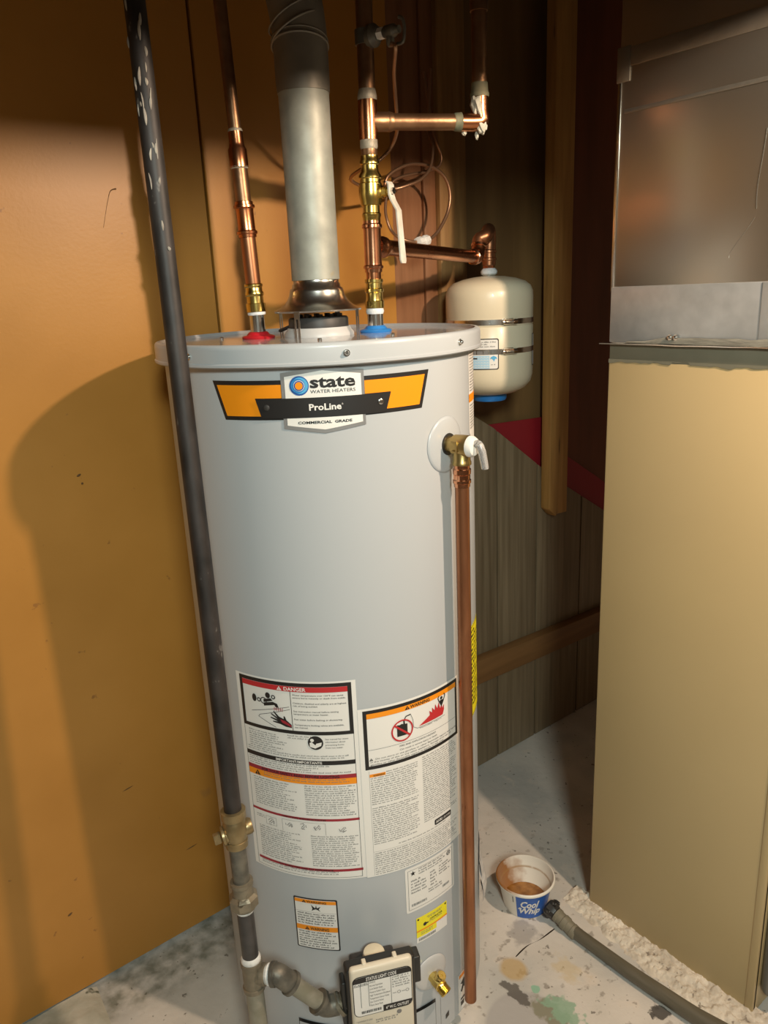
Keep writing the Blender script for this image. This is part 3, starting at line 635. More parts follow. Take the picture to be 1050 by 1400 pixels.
# temperature and pressure relief valve
d45 = rad(45.5); t45 = tan(45.5); q0 = Cv + d45*R + Z*1.288
rv = lathe('relief_valve', q0, d45, [(0, .0150), (.006, .0150), (.010, .0132), (.018, .0145), (.019, .0180), (.030, .0185), (.048, .0188), (.050, .0175)], 'brass_dull', heater, 32)
lab(rv, 'brass relief valve with white cap')
lathe('grommet', q0 + d45*.0052, d45, [(0, .0195), (.002, .0190), (.002, .015)], 'black_plastic', rv, 32)
lathe('valve_outlet', q0 + d45*.032 - Z*.002, -Z, [(0, .0155), (.024, .0155), (.026, .0168), (.031, .0168), (.0315, .0140)], 'brass_dull', rv, 32)
lathe('valve_cap', q0 + d45*.0495, d45, [(0, .0185), (.005, .0180), (.010, .0150), (.0115, .0090), (.0115, 0)], 'white', rv, 32)
prism('flow_arrow', [(-.006, -.010), (.006, -.010), (.006, .010), (-.006, .010), (-.006, .007), (.003, .007), (.003, -.007), (-.006, -.007)], q0 + d45*.030 - t45*.0178, d45, Z, .0025, 'brass_dull', rv)
lev = q0 + d45*.0605
tube('test_lever', [lev - d45*.004 + Z*.004, lev + d45*.006 + Z*.006 , lev + d45*.012 - Z*.004, lev + d45*.0155 - Z*.018, lev + d45*.0185 - Z*.032, lev + d45*.019 - Z*.036], .0065, 'clear_plastic', rv, 12, rfun=lambda t: .0058 + .0012*math.sin(PI*t))
lathe('lever_rivet', lev + Z*.003 - t45*.008, t45, [(0, .0022), (.016, .0022)], 'steel', rv, 10)

# drain valve
dd = rad(29.6); dt = tan(29.6); dq = Cv + dd*R + Z*.189
dv = lathe('drain_valve', dq + dd*.004, dd, [(0, .0120), (.014, .0120), (.014, .0135), (.030, .0135), (.031, .0110)], 'brass', heater, hexsides=8, angle=20)
ax = (dd*.75 + dt*.25 - Z*.60).normalized()
lathe('hose_thread', dq + dd*.024, ax, [(0, .0115), (.008, .0115)] + [(.009 + k*.0024 + j*.0012, .0118 + .0012*j) for k in range(6) for j in (0, 1)] + [(.0245, .0120), (.0245, .0085), (.014, .0080), (.014, 0)], 'brass', dv, 24, angle=20)
lathe('drain_stem', dq + dd*.022 + Z*.006, (dd*.5 + Z*.85 + dt*.15), [(0, .0085), (.014, .0085), (.0145, .0100), (.020, .0100), (.022, .008), (.022, .002), (.019, .0018)], 'brass', dv, 18)

# ---- gas control valve on the front of the tank
vn = rad(9); vt = tan(9); vo = Cv + vn*R
VP = Plane(vo + vn*.10, vt, Z)
def vbox(name, t0, t1, z0, z1, o0, o1, m, parent, bevel=.004, skew=0.0, taper=0.0):
    bm = bmesh.new(); bmesh.ops.create_cube(bm, size=1)
    if bevel:
        for v in bm.verts: v.co = Vector((t0 + (v.co.x+.5)*(t1-t0), z0 + (v.co.y+.5)*(z1-z0), o0 + (v.co.z+.5)*(o1-o0)))
        bmesh.ops.bevel(bm, geom=list(bm.edges), offset=bevel, segments=3, profile=.5, affect='EDGES')
    zc = (z0+z1)/2; tc = (t0+t1)/2
    for v in bm.verts:
        k = (v.co.z-o0)/(o1-o0); x = tc + (v.co.x-tc)*(1-taper*k); y = zc + (v.co.y-zc)*(1-taper*k*.5)
        v.co = vo + vt*x + Z*y + vn*v.co.z
    return frommesh(name, bm, m, parent)
gv = vbox('gas_control_valve', -.0835, .0345, .165, .3715, .084, .100, 'valve_cream', heater, .007)
lab(gv, 'cream plastic gas control box')
vbox('valve_body', -.070, .018, .195, .316, .004, .066, 'dark_iron', gv, .006)
vbox('black_housing', -.0895, .0420, .180, .3620, .060, .090, 'black_plastic', gv, .006)
vbox('black_ear', .0400, .0555, .285, .345, .050, .078, 'black_plastic', gv, .003)
vbox('black_ear', -.0975, -.0885, .225, .325, .050, .078, 'black_plastic', gv, .003)
vbox('latch_tab', -.058, -.050, .3600, .3735, .078, .092, 'valve_cream', gv, .002)
vbox('latch_tab', .000, .008, .3600, .3735, .078, .092, 'valve_cream', gv, .002)
lathe('pilot_button', vo + vn*.042 - vt*.026 + Z*.314, Z, [(0, .0215), (.026, .0215), (.031, .0195), (.033, .014), (.034, 0)], 'cream', gv, 32)
VPs = VP
lb = decal('status_label', VPs, [rrect(-.0800, .0315, .2640, .3560, .012, 6)], 0, 'print_black', gv)
decal('label_field', VPs, [rrect(-.0785, .0300, .2655, .3545, .011, 6)], 1, 'label_white', lb)
decal('black_heading', VPs, [[(-.0785, .3420), (-.0785, .3470), (-.0750, .3525), (-.0690, .3545), (.0200, .3545), (.0260, .3530), (.0300, .3470), (.0300, .3420)]], 2, 'print_black', lb)
text('heading', VPs, 'STATUS LIGHT CODE', (-.0545, .0025, .3445, .3525), 3, 'label_white', lb, bold=.02)
decal('black_heading', VPs, [[(-.0250, .2655), (-.0250, .2795), (.0300, .2795), (.0300, .2750), (.0260, .2680), (.0190, .2655)]], 2, 'print_black', lb)
text('heading', VPs, '6" W.C. OUTLET', (-.0200, .0240, .2690, .2760), 3, 'label_white', lb, bold=.02)
decal('rule_line', VPs, [rect(-.0660, -.0653, .285, .3420), rect(-.0510, -.0503, .285, .3420), rect(-.0090, -.0083, .2795, .3420), rect(-.078, -.0505, .3350, .3356)], 2, 'print_black', lb)
lines_text('status_text', VPs, ['STATUS', 'Normal Operation', 'Limit Switch Open', 'Pressure Switch Open', 'High Temperature Shutdown', 'Temperature Sensor Failed', 'Gas Control Failed', 'Flame Sense Fault'], -.0490, -.0105, .3405, .0075, .0040, 2, 'print_black', lb)
text('heading', VPs, 'FLASHES', (-.0770, -.0520, .3362, .3402), 2, 'print_black', lb)
small_print(VPs, [(-.006, .028, .315, .340, .0055, .3)], 2, lb)
decal('approval_mark', VPs, ring(.006, .302, .0025, .0034, 14) + ring(.022, .302, .0025, .0034, 14) + [rect(-.006, .001, .3012, .3022), rect(.011, .018, .3012, .3022)], 2, 'print_grey', lb)
s = -.066; bars = []
while s < -.030: wd = random.uniform(.0006, .0018); bars.append(rect(s, s+wd, .2705, .2765)); s += wd + random.uniform(.0005, .0012)
decal('barcode', VPs, bars, 2, 'print_black', lb, step=0)
text('embossed_lettering', VPs, 'TEMPERATURE', (-.0775, -.0465, .2505, .2540), 0, 'print_grey', gv)
small_print(VPs, [(-.040, .004, .238, .249, .005, .2)], 0, gv)
kn = lathe('temperature_knob', vo + vn*.0995 - vt*.0605 + Z*.2270, vn, [(0, .0165), (.004, .0165), (.004, .0145), (.012, .0135), (.0135, .012), (.0135, 0)], 'black_plastic', gv, 28)
prism('knob_grip', [(-.0025, -.013), (.0025, -.013), (.0025, .013), (-.0025, .013)], vo + vn*.112 - vt*.0605 + Z*.227, vt, Z, .006, 'black_plastic', kn)
vbox('switch_recess', -.006, .015, .170, .212, .096, .1008, 'black_plastic', gv, .0015)
lathe('status_light', vo + vn*.0995 + vt*.005 + Z*.2545, vn, [(0, .005), (.0012, .0045), (.0015, 0)], 'print_grey', gv, 16)

# ================================================================== GAS PIPE (black iron)
gas = thing('gas_pipe', (.48, 1.066, 0), 'black iron gas pipe running down left side of grey tank', 'pipe')
def gx(z): k = (z-.365)/(1.293-.365); return Vector((.4770 + .0225*k, 1.062 + .062*k, z))
gdir = (gx(1)-gx(0)).normalized()
def gseg(name, z0, prof, m, par=gas, **k): return lathe(name, gx(z0), gdir, prof, m, par, **k)
gseg('upper_pipe', .684, [(0, .0152), (1.795, .0152)], 'black_iron', seg=32)
for k in range(26):
    random.seed(50+k); z_ = random.choice((random.uniform(1.74, 1.99), random.uniform(1.60, 1.99))); a_ = random.gauss(-.15, .5) if k % 2 else random.gauss(.55, .12)
    dr = (-vd*math.cos(a_) + rd*math.sin(a_)); l_ = random.uniform(.006, .028); q = gx(z_) + dr*.0152
    tube('paint_scuff', [q - gdir*l_/2, q + gdir*.0, q + gdir*l_/2 + rd*random.uniform(-.002, .002)], .001, 'scuff', gas, 6, rfun=lambda t, w=random.uniform(.0008, .0022): .0003 + w*math.sin(PI*t))
gc = gseg('gas_cock', .620, [(0, .0155), (0, .0195), (.012, .0200), (.013, .0185), (.022, .0205), (.034, .0225), (.046, .0205), (.053, .0185), (.055, .0215), (.070, .0220), (.071, .0165)], 'olive_brass', seg=24)
ga = (-rd*.92 - vd*.30 - Z*.12).normalized(); gq = gx(.648)
lathe('cock_body', gq - ga*.030, ga, [(0, .0125), (.004, .0145), (.012, .0140), (.048, .0150), (.050, .0175), (.054, .0175), (.055, .0120)], 'olive_brass', gc, 20)
hx, hy, _ = frame_of(ga)
rm = Matrix((ga, Vector((0, 0, 1)).cross(ga).normalized(), ga.cross(Vector((0, 0, 1)).cross(ga)).normalized())).transposed()
box('cock_handle', gq + ga*.026 - Vector((0, .005, .010)), gq + ga*.026 + Vector((.013, .005, .010)), 'olive_brass', gc, .002, 2, rm, gq + ga*.026)
gseg('pipe_nipple', .545, [(0, .0150), (.082, .0150)], 'old_iron', seg=28)
un = gseg('pipe_union', .494, [(0, .0165), (0, .0200), (.006, .0205)], 'fitting', seg=24)
gseg('union_nut', .500, [(0, .0240), (.002, .0268), (.018, .0268), (.022, .0230), (.024, .0205)], 'fitting', un, hexsides=8, angle=20)
gseg('union_tail', .522, [(0, .0190), (.018, .0185), (.020, .0205), (.027, .0205), (.028, .0160)], 'fitting', un, seg=24)
gseg('pipe_dope', .487, [(0, .0158), (.004, .0175), (.007, .0162)], 'pipe_dope', seg=20)
gseg('lower_pipe', .385, [(0, .0150), (.106, .0150)], 'dark_iron', seg=28)
gseg('pipe_dope', .381, [(0, .0165), (.003, .0185), (.009, .0180), (.013, .0155)], 'pipe_dope', seg=20)
tee = gseg('tee', .322, [(0, .0160), (0, .0200), (.008, .0205), (.009, .0185), (.052, .0182), (.053, .0200), (.061, .0198), (.062, .0160)], 'fitting', seg=28)
gseg('drip_leg', .055, [(0, .0165), (.269, .0165)], 'drip_leg', seg=24)
gseg('drip_cap', .040, [(0, .017), (.002, .0205), (.024, .0205), (.026, .0170)], 'fitting', seg=20)
tq = gx(.352); vin = vo - vt*.092 + vn*.060 + Z*.272
b0 = tq; b1 = tq + (rd*.9 - vd*.22).normalized()*.030 + Z*.004
lathe('tee_branch', tq, b1-b0, [(.010, .0170), (.017, .0175), (.018, .0195), (.026, .0195), (.027, .0160)], 'fitting', tee, 24)
lathe('pipe_dope', b1, b1-b0, [(-.004, .0165), (.001, .0190), (.006, .0175), (.008, .0155)], 'pipe_dope', gas, 20)
e0 = b1 + (b1-b0).normalized()*.008
dirA = (b1-b0).normalized()
e1 = e0 + dirA*.010
run_end = vin - vt*.040 - Z*.002
dirB = (run_end - e1).normalized()
el = tube('elbow', [e0, e0 + dirA*.006, e1 + dirB*.004, e1 + dirB*.034], .0192, 'old_iron', gas, 24)
lathe('elbow_rim', e0 - dirA*.001, dirA, [(0, .016), (0, .0218), (.007, .0218), (.008, .019)], 'old_iron', el, 24)
lathe('elbow_rim', e1 + dirB*.030, dirB, [(0, .020), (.001, .0222), (.008, .0222), (.008, .016)], 'old_iron', el, 24)
lathe('pipe_nipple', e1 + dirB*.03, dirB, [(0, .0155), ((run_end-e1).length - .03, .0155)], 'drip_leg', gas, 24)
el2 = tube('elbow', [run_end - dirB*.012, run_end - dirB*.002, run_end + dirB*.008 + vt*.004, run_end + dirB*.010 + vt*.022], .0192, 'old_iron', gas, 24)
lathe('elbow_rim', run_end - dirB*.014, dirB, [(0, .016), (0, .0230), (.008, .0230), (.009, .020)], 'old_iron', el2, 24)
q_ = run_end + dirB*.014 + vt*.020
lathe('valve_nipple', q_, vin + vt*.012 - q_, [(0, .0225), (.007, .0225), (.007, .0160), (.012, .0160)] + [(.012 + k*.003 + j*.0015, .0165 + .0016*j) for k in range(5) for j in (0, 1)] + [(.028, .016), (.034, .016)], 'fitting', gas, 24)

# ================================================================== HOT WATER PIPE (left riser)
hot = thing('hot_water_pipe', (hotb.x, hotb.y, 1.52), 'copper hot water riser above red ring, left of the flue', 'pipe')
hd0 = hotb + Z*1.515; hd1 = Cv - rd*.1315 + vd*.006 + Z*2.04
hax = (hd1-hd0).normalized()
def hz(z): return hd0 + hax*((z-1.515)/hax.z)
def hseg(name, z, prof, m, par=hot, **k): return lathe(name, hz(z), hax, prof, m, par, **k)
hseg('thread_tape', 1.514, [(0, .0160), (.003, .0172), (.007, .0160)], 'thread_tape', seg=20)
ad_ = hseg('brass_adapter', 1.520, [(0, .0155), (0, .0182), (.015, .0185), (.016, .0160), (.020, .0158), (.028, .0158), (.030, .0175), (.034, .0178), (.037, .0160), (.044, .0158), (.046, .0175), (.049, .0175), (.051, .0150)], 'brass', seg=28)
hseg('lower_pipe', 1.565, [(0, .0143), (.110, .0143)], 'copper_dull', seg=28)
hseg('press_coupling', 1.652, [(0, .0150), (0, .0165), (.005, .0168), (.006, .0192), (.010, .0195), (.012, .0165), (.016, .0160), (.045, .0160), (.049, .0165), (.051, .0195), (.055, .0192), (.056, .0168), (.061, .0165), (.062, .0145)], 'copper', seg=28)
hseg('middle_pipe', 1.712, [(0, .0143), (.066, .0143)], 'copper_old', seg=28)
hseg('reducer_coupling', 1.770, [(0, .0146), (.0005, .0166), (.030, .0166), (.034, .0140), (.040, .0130), (.060, .0128), (.061, .0118)], 'copper', seg=28)
hseg('solder_joint', 1.768, [(0, .0146), (.002, .0158), (.004, .0168)], 'solder', seg=20)
hseg('solder_joint', 1.829, [(0, .0132), (.003, .0128), (.005, .0116)], 'solder', seg=20)
hseg('upper_pipe', 1.82, [(0, .0113), (.628, .0113)], 'copper_old', seg=28)

# ================================================================== COLD WATER PIPE with valve and tees
cold = thing('cold_water_pipe', (coldb.x, coldb.y, 1.515), 'copper cold water pipe with brass ball valve above blue ring', 'pipe')
cd0 = coldb + Z*1.508; cd1 = Cv + rd*.1150 + vd*.03 + Z*2.04; cax = (cd1-cd0).normalized()
def cz(z): return cd0 + cax*((z-1.508)/cax.z)
def cseg(name, z, prof, m, par=cold, **k): return lathe(name, cz(z), cax, prof, m, par, **k)
cseg('thread_tape', 1.505, [(0, .0160), (.005, .0178), (.012, .0160)], 'thread_tape', seg=20)
cseg('brass_adapter', 1.516, [(0, .0155), (0, .0180), (.013, .0183), (.014, .0165), (.018, .0160), (.028, .0160), (.030, .0180), (.035, .0182), (.037, .0160), (.046, .0158), (.048, .0176), (.053, .0176), (.054, .0150)], 'brass', seg=28)
cseg('lower_pipe', 1.560, [(0, .0143), (.04, .0143)], 'copper', seg=28)
ctee = cseg('press_tee', 1.582, [(0, .0150), (0, .0165), (.006, .0168), (.007, .0190), (.011, .0192), (.013, .0168), (.018, .0165), (.072, .0165), (.078, .0168), (.080, .0192), (.085, .0190), (.087, .0166), (.093, .0164), (.094, .0145)], 'copper_bright', seg=28)
# ball valve
bv = cseg('ball_valve', 1.674, [(0, .0150), (0, .0165), (.006, .0168), (.008, .0180), (.012, .0180), (.014, .0160), (.026, .0158), (.027, .0190), (.036, .0205), (.040, .0215), (.046, .0220), (.052, .0218), (.064, .0215), (.066, .0195), (.072, .0195), (.074, .0215), (.078, .0210), (.084, .0170), (.090, .0158), (.096, .0158), (.098, .0178), (.103, .0178), (.105, .0162), (.112, .0160), (.113, .0145)], 'brass', seg=32)
lab(bv, 'brass ball valve with white lever')
sa = (rd*.80 - vd*.60).normalized(); sw = (rd*.60 + vd*.80).normalized(); vq = cz(1.722)
lathe('valve_stem', vq, sa, [(.015, .0105), (.026, .0105), (.027, .0085), (.036, .0085), (.037, .0060), (.044, .0060)], 'brass', bv, 20)
lathe('stem_nut', vq + sa*.045, sa, [(0, .0062), (.006, .0062)], 'steel', bv, hexsides=6, angle=20)
LV = [(.030, .0165), (.040, .0165), (.0440, .0110), (.0445, -.006), (.0480, -.016), (.0590, -.034), (.0600, -.050), (.0625, -.085), (.0650, -.122), (.0655, -.127)]
wds = [.006, .0085, .009, .009, .009, .0085, .0085, .0085, .0095, .0070]
vs = []; fs = []
for (a, z), wd in zip(LV, wds):
    q = vq + sa*a + Z*z
    for (da, dw) in ((-.0015, -1), (.0015, -1), (.0015, 1), (-.0015, 1)): vs.append(q + sa*da + sw*wd*dw)
for i in range(len(LV)-1):
    for k in range(4): a, b = i*4+k, i*4+(k+1) % 4; fs.append((a, b, b+4, a+4))
fs += [(3, 2, 1, 0), tuple(len(LV)*4-4+k for k in range(4))]
mesh('valve_lever', vs, fs, 'handle_white', bv, False)
# above the valve: solder joint, sweat tee, riser
cseg('solder_joint', 1.786, [(0, .0146), (.001, .0150), (.012, .0150)], 'copper_old', seg=24)
cseg('solder_joint', 1.797, [(0, .0150), (.004, .0162), (.016, .0160), (.018, .0150)], 'solder', seg=24)
utee = cseg('sweat_tee', 1.812, [(0, .0150), (.0005, .0172), (.030, .0178), (.060, .0174), (.072, .0168), (.073, .0150)], 'copper', seg=28)
cseg('solder_joint', 1.878, [(0, .0172), (.006, .0178), (.014, .0162), (.018, .0150)], 'solder', seg=24)
cseg('riser', 1.89, [(0, .0150), (.555, .0150)], 'copper_old', seg=28)
B0 = cz(1.843); B1 = Vector((1.1494, 1.1194, 1.843)); bdv = (B1-B0).normalized()
lathe('tee_branch', B0, bdv, [(.008, .0165), (.040, .0165), (.042, .0150)], 'copper_old', utee, 28)
lathe('solder_joint', B0 + bdv*.036, bdv, [(0, .0166), (.004, .0172), (.010, .0155)], 'copper_old', cold, 24)
bl = (B1-B0).length
br = lathe('branch_pipe', B0 + bdv*.03, bdv, [(0, .0142), (bl-.06, .0142)], 'copper_old', cold, 28)
lathe('solder_joint', B0 + bdv*(bl-.052), bdv, [(0, .0144), (.004, .0158), (.012, .0162), (.014, .0170)], 'verdigris', cold, 24)
tube('sweat_elbow', [B0 + bdv*(bl-.040), B0 + bdv*(bl-.014), B1 + Z*.003 + bdv*.001, B1 + Z*.020, B1 + Z*.044], .0162, 'copper', cold, 24)
# lumps of old flux on the elbow
def lump(q, r, m, par, sx=(1, 1, 1), name='flux_crust'):
    bm = bmesh.new(); bmesh.ops.create_icosphere(bm, subdivisions=3, radius=1)
    for v in bm.verts:
        k = 1 + .35*nz(v.co + q, 2.2) + .15*nz(v.co*3 + q, 2); v.co = Vector((v.co.x*sx[0], v.co.y*sx[1], v.co.z*sx[2]))*r*k + q
    return frommesh(name, bm, m, par)
lump(B1 + Z*.028 - rd*.005 - vd*.005, .0125, 'flux', cold, (1.0, 1.0, 1.9)); lump(B1 - Z*.008 - vd*.007 + rd*.002, .009, 'flux', cold, (1.2, .9, 1.5))
lump(B1 - Z*.018 - rd*.030, .0045, 'flux', cold); lump(B1 - Z*.022 - rd*.006, 0.005, 'flux', cold, (.7, .7, 1.6))
lathe('solder_joint', B1 + Z*.042, Z, [(0, .0172), (.006, .0178), (.009, .0160), (.024, .0152)], 'verdigris', cold, 24)
lathe('branch_riser', B1 + Z*.04, Z, [(0, .0142), (.565, .0142)], 'copper_old', cold, 28)
lathe('riser_coupling', B1 + Z*.182, Z, [(0, .0146), (.0005, .0166), (.045, .0166), (.046, .0145)], 'copper_old', cold, 28)
# branch to the expansion tank
X = Vector((1.5175, 1.4500, 0))
D0 = cz(1.629); D1 = Vector((1.4600, 1.4350, 1.6170)); dv_ = (D1-D0).normalized()
lathe('tee_branch', D0, dv_, [(.010, .0175), (.026, .0175), (.030, .0190), (.036, .0205), (.042, .0200), (.046, .0170), (.056, .0165), (.057, .0145)], 'copper', ctee, 28)
dl = (D1-D0).length
lathe('tank_branch', D0 + dv_*.05, dv_, [(0, .0150), (dl-.06, .0150)], 'copper', cold, 28)
top_ = X + Vector((-.010, -.006, 1.672)); upd = Vector((.35, .22, 1)).normalized()
lathe('elbow_bead', D1 - dv_*.030, dv_, [(0, .0155), (.002, .0190), (.007, .0190), (.010, .0165), (.014, .019), (.018, .0185), (.020, .016)], 'copper_bright', cold, 24)
tube('elbow', [D1 - dv_*.024, D1 - dv_*.006, D1 + upd*.012 + dv_*.004, D1 + upd*.028 + dv_*.006], .0175, 'copper', cold, 24)
E1 = D1 + upd*.028 + dv_*.006
lathe('elbow_bead', E1 - upd*.004, upd, [(0, .016), (.002, .0200), (.008, .0200), (.010, .0165)], 'copper_bright', cold, 24)
tube('return_bend', [E1, E1 + upd*.018, X + Vector((-.022, -.013, 1.668)), X + Vector((-.004, -.003, 1.682)), X + Vector((.006, .003, 1.668)), X + Vector((.003, .001, 1.645)), X + Z*1.632], .0170, 'copper_dull', cold, 24)
lathe('press_adapter', X + Z*1.596, Z, [(0, .0150), (.002, .0170), (.012, .0172), (.014, .0195), (.018, .0195), (.020, .0170), (.030, .0170), (.032, .0195), (.037, .0195), (.039, .0165)], 'copper_dull', cold, 24)
lathe('hex_adapter', X + Z*1.588, Z, [(0, .0155), (.010, .0155)], 'copper_bright', cold, hexsides=6, angle=20)

# ================================================================== EXPANSION TANK
ex = thing('expansion_tank', (X.x, X.y, 1.255), 'cream expansion tank held by two steel straps beside panelled wall', 'tank')
XR = .113
lathe('tank_shell', (X.x, X.y, 0), Z, [(1.268, .02), (1.269, .045), (1.274, .070), (1.286, .094), (1.302, .1075), (1.320, .1125), (1.335, XR), (1.445, XR), (1.4475, XR-.0015), (1.450, XR), (1.515, XR), (1.531, .1120), (1.545, .1060), (1.556, .092), (1.564, .068), (1.569, .040), (1.571, .016), (1.574, .0)], 'cream', ex, 80)
lathe('base_boss', (X.x, X.y, 0), Z, [(1.252, .020), (1.252, .042), (1.258, .045), (1.270, .045)], 'blue_plastic', ex, 40)['label'] = 'blue plastic air valve cover'
lathe('tank_nipple', (X.x, X.y, 0), Z, [(1.568, .0145), (1.588, .0145)], 'steel', ex, 24)
tp = lathe('thread_tape', (X.x, X.y, 0), Z, [(1.572, .0150), (1.576, .0205), (1.582, .0215), (1.587, .0185), (1.590, .0150)], 'thread_tape', ex, 18)
XT0 = math.atan2(-X.y, -X.x); EXC = Cyl((X.x, X.y), XR, XT0)
for zc in (1.459, 1.387):
    st = lathe('strap', (X.x, X.y, 0), Z, [(zc-.0065, XR), (zc-.0065, XR+.0014), (zc+.0065, XR+.0014), (zc+.0065, XR)], 'bright_steel', ex, 80, closed=True)
    q = EXC.p(.050, zc, .006); aa = XT0 + .050/XR; tn = Vector((-math.sin(aa), math.cos(aa), 0)); nr = Vector((math.cos(aa), math.sin(aa), 0))
    lathe('worm_screw', q - tn*.020, tn, [(0, .0045), (.004, .0050), (.005, .0065)] + [(.006 + k*.003 + j*.0015, .0062 + .0012*j) for k in range(8) for j in (0, 1)] + [(.031, .0075), (.038, .0075), (.040, .005)], 'steel', st, 14, angle=20)
    prism('strap_buckle', [(-.014, -.0085), (.012, -.0085), (.012, .0085), (-.014, .0085)], q - nr*.0045, tn, Z, -.004, 'steel', st)
    vs = [EXC.p(s_, zc + h_, .0028 ) for s_ in (.004, .012, .02, .028, .034) for h_ in (-.0055, .0055)]
    mesh('strap_tail', vs, [(2*i, 2*i+2, 2*i+3, 2*i+1) for i in range(4)], 'bright_steel', st)
xl = decal('tank_label', EXC, [rrect(-.105, .0235, 1.3430, 1.4200, .005)], 0, 'print_black', ex)
decal('label_field', EXC, [rrect(-.1025, .0210, 1.3455, 1.4175, .004)], 1, 'label_white', xl)
decal('grey_band', EXC, [rect(-.1025, -.004, 1.3805, 1.3900)], 2, 'print_grey', xl)
decal('blue_field', EXC, [rect(-.1025, .0000, 1.3460, 1.3780)], 2, 'lightblue', xl)
random.seed(3)
wv = []
for zc in (1.3735, 1.3670, 1.3605, 1.3540, 1.3490):
    s = -.09
    while s < -.003: wv.append(line((s, zc-.0012), (s+.003, zc+.0014), .0011)); wv.append(line((s+.003, zc+.0014), (s+.0058, zc-.001), .0011)); s += .0075
decal('wave_print', EXC, wv, 3, 'label_white', xl)
decal('drop_emblem', EXC, [[(.0015, 1.3690), (.0035, 1.3745), (.0100, 1.3775), (.0170, 1.3745), (.0190, 1.3690), (.0150, 1.3705), (.0125, 1.3665), (.0110, 1.3625), (.0095, 1.3665), (.0055, 1.3705)]], 2, 'logo_light', xl)
decal('label_mark', EXC, [disc(-.052, 1.3660, .006, 14), rect(-.060, -.030, 1.3700, 1.3730)], 4, 'print_black', xl)
small_print(EXC, [(-.040, .018, 1.3950, 1.4130, .0055, .4), (.004, .017, 1.3500, 1.3570, .0050, .3)], 2, xl)
x2 = decal('side_label', EXC, [rrect(.145, .215, 1.3430, 1.4250, .004)], 0, 'print_black', ex)
decal('label_field', EXC, [rrect(.1475, .2125, 1.3455, 1.4225, .003)], 1, 'label_white', x2)

# ================================================================== FLUE PIPE
flue = thing('flue_pipe', (C[0], C[1], 1.573), 'round galvanized flue pipe rising from hood on the heater', 'pipe')
lathe('straight_section', (C[0], C[1], 0), Z, [(1.572, .0445), (1.900, .0445)], 'galv', flue, 56, closed=True)
ebase = Cv + Z*1.885
ed = (-rd*.62 + vd*.10 + Z*.78).normalized()
def elbow_path():
    pts = []; p = Vector(ebase); n = 30
    for k in range(n+1):
        t = k/n; pts.append(p.copy()); d = (Z*(1-min(1, max(0, (t-.12)/.5))) + ed*min(1, max(0, (t-.12)/.5))).normalized(); p = p + d*.018
    return pts
EP = elbow_path()
tube('elbow', EP, .0465, 'galv_dark', flue, 48, False, rfun=lambda t: .0462 if t < .03 else .0470)
# crease beads of the adjustable elbow, tilted against the axis
def bead(center, nrm, r, rr):
    x, y, d = frame_of(nrm); tube('crease_bead', [center + (x*math.cos(2*PI*k/40) + y*math.sin(2*PI*k/40))*r for k in range(41)], rr, 'galv_dark', flue, 8, False, caps=False)
bead(ebase + Z*.073 - rd*.001, (Z + rd*.02 + vd*.25), .0486, .0022)
bead(ebase + Z*.081 - rd*.001, (Z + rd*.02 + vd*.25), .0484, .0015)
bead(ebase + Z*.098 - rd*.004, (Z - rd*.50 + vd*.12), .0500, .0022)
bead(ebase + Z*.118 - rd*.007, (Z - rd*.50 + vd*.12), .0500, .0018)

# ================================================================== DISCHARGE PIPE
dq0 = q0 + d45*.032
dis = thing('discharge_pipe', (dq0.x, dq0.y, .083), 'straight copper discharge pipe hanging from relief valve on tank front', 'pipe')
lathe('press_adapter', (dq0.x, dq0.y, 0), Z, [(1.216, .0125), (1.216, .0140), (1.222, .0142), (1.223, .0160), (1.228, .0160), (1.230, .0138), (1.237, .0138), (1.239, .0158), (1.247, .0160), (1.249, .0142), (1.256, .0145), (1.258, .0125)], 'copper_bright', dis, 28)
lathe('hex_collar', (dq0.x, dq0.y, 0), Z, [(1.226, .0150), (1.244, .0150)], 'copper_bright', dis, hexsides=6, angle=20)
lathe('drop_pipe', (dq0.x, dq0.y, 0), Z, [(.083, .0115), (.083, .0126), (1.222, .0126)], 'copper_dull', dis, 32)

# ================================================================== SADDLE VALVE and small tubing
sv = thing('saddle_valve', (.945, 1.15, 1.975), 'dark saddle valve clamped on cold water riser near top', 'valve')
sd = (Vector((.972, 1.118, 1.974)) - cz(1.978)).normalized(); s0 = cz(1.978)
lathe('clamp', s0, sd, [(.012, .0185), (.022, .0190), (.026, .0150), (.032, .0120)], 'old_iron', sv, 24)
lathe('clamp_band', s0 - Z*.012, Z, [(0, .0152), (0, .0180), (.024, .0180), (.024, .0152)], 'old_iron', sv, 28)
lathe('white_nut', s0 + sd*.032, sd, [(0, .0095), (.013, .0095)], 'white', sv, hexsides=6, angle=20)
lathe('valve_body', s0 + sd*.045, sd, [(0, .008), (.004, .0105), (.022, .0105), (.026, .007), (.034, .006)], 'old_iron', sv, 20)
tube('valve_key', [s0 + sd*.078 + Z*.018, s0 + sd*.086 + Z*.014, s0 + sd*.090, s0 + sd*.086 - Z*.020, s0 + sd*.074 - Z*.022], .003, 'old_iron', sv, 8)
lathe('tube_outlet', s0 + sd*.058 - Z*.006, -Z, [(0, .0075), (.014, .0070), (.018, .004)], 'old_iron', sv, 14)
ct = thing('copper_tubing', (1.24, 1.5, 1.66), 'thin copper tubing looped in a coil against the wooden wall', 'tubing')
o_ = s0 + sd*.058 - Z*.02
tube('tube_run', [o_, Vector((.958, 1.130, 1.945)), (.988, 1.172, 1.918), (1.035, 1.225, 1.873), (1.079, 1.276, 1.854), (1.095, 1.309, 1.834), (1.086, 1.322, 1.815), (1.059, 1.323, 1.797), (1.04, 1.33, 1.79), (1.05, 1.40, 1.775), (1.14, 1.45, 1.765), (1.232, 1.5, 1.767)], .0036, 'wire_copper', ct, 8)
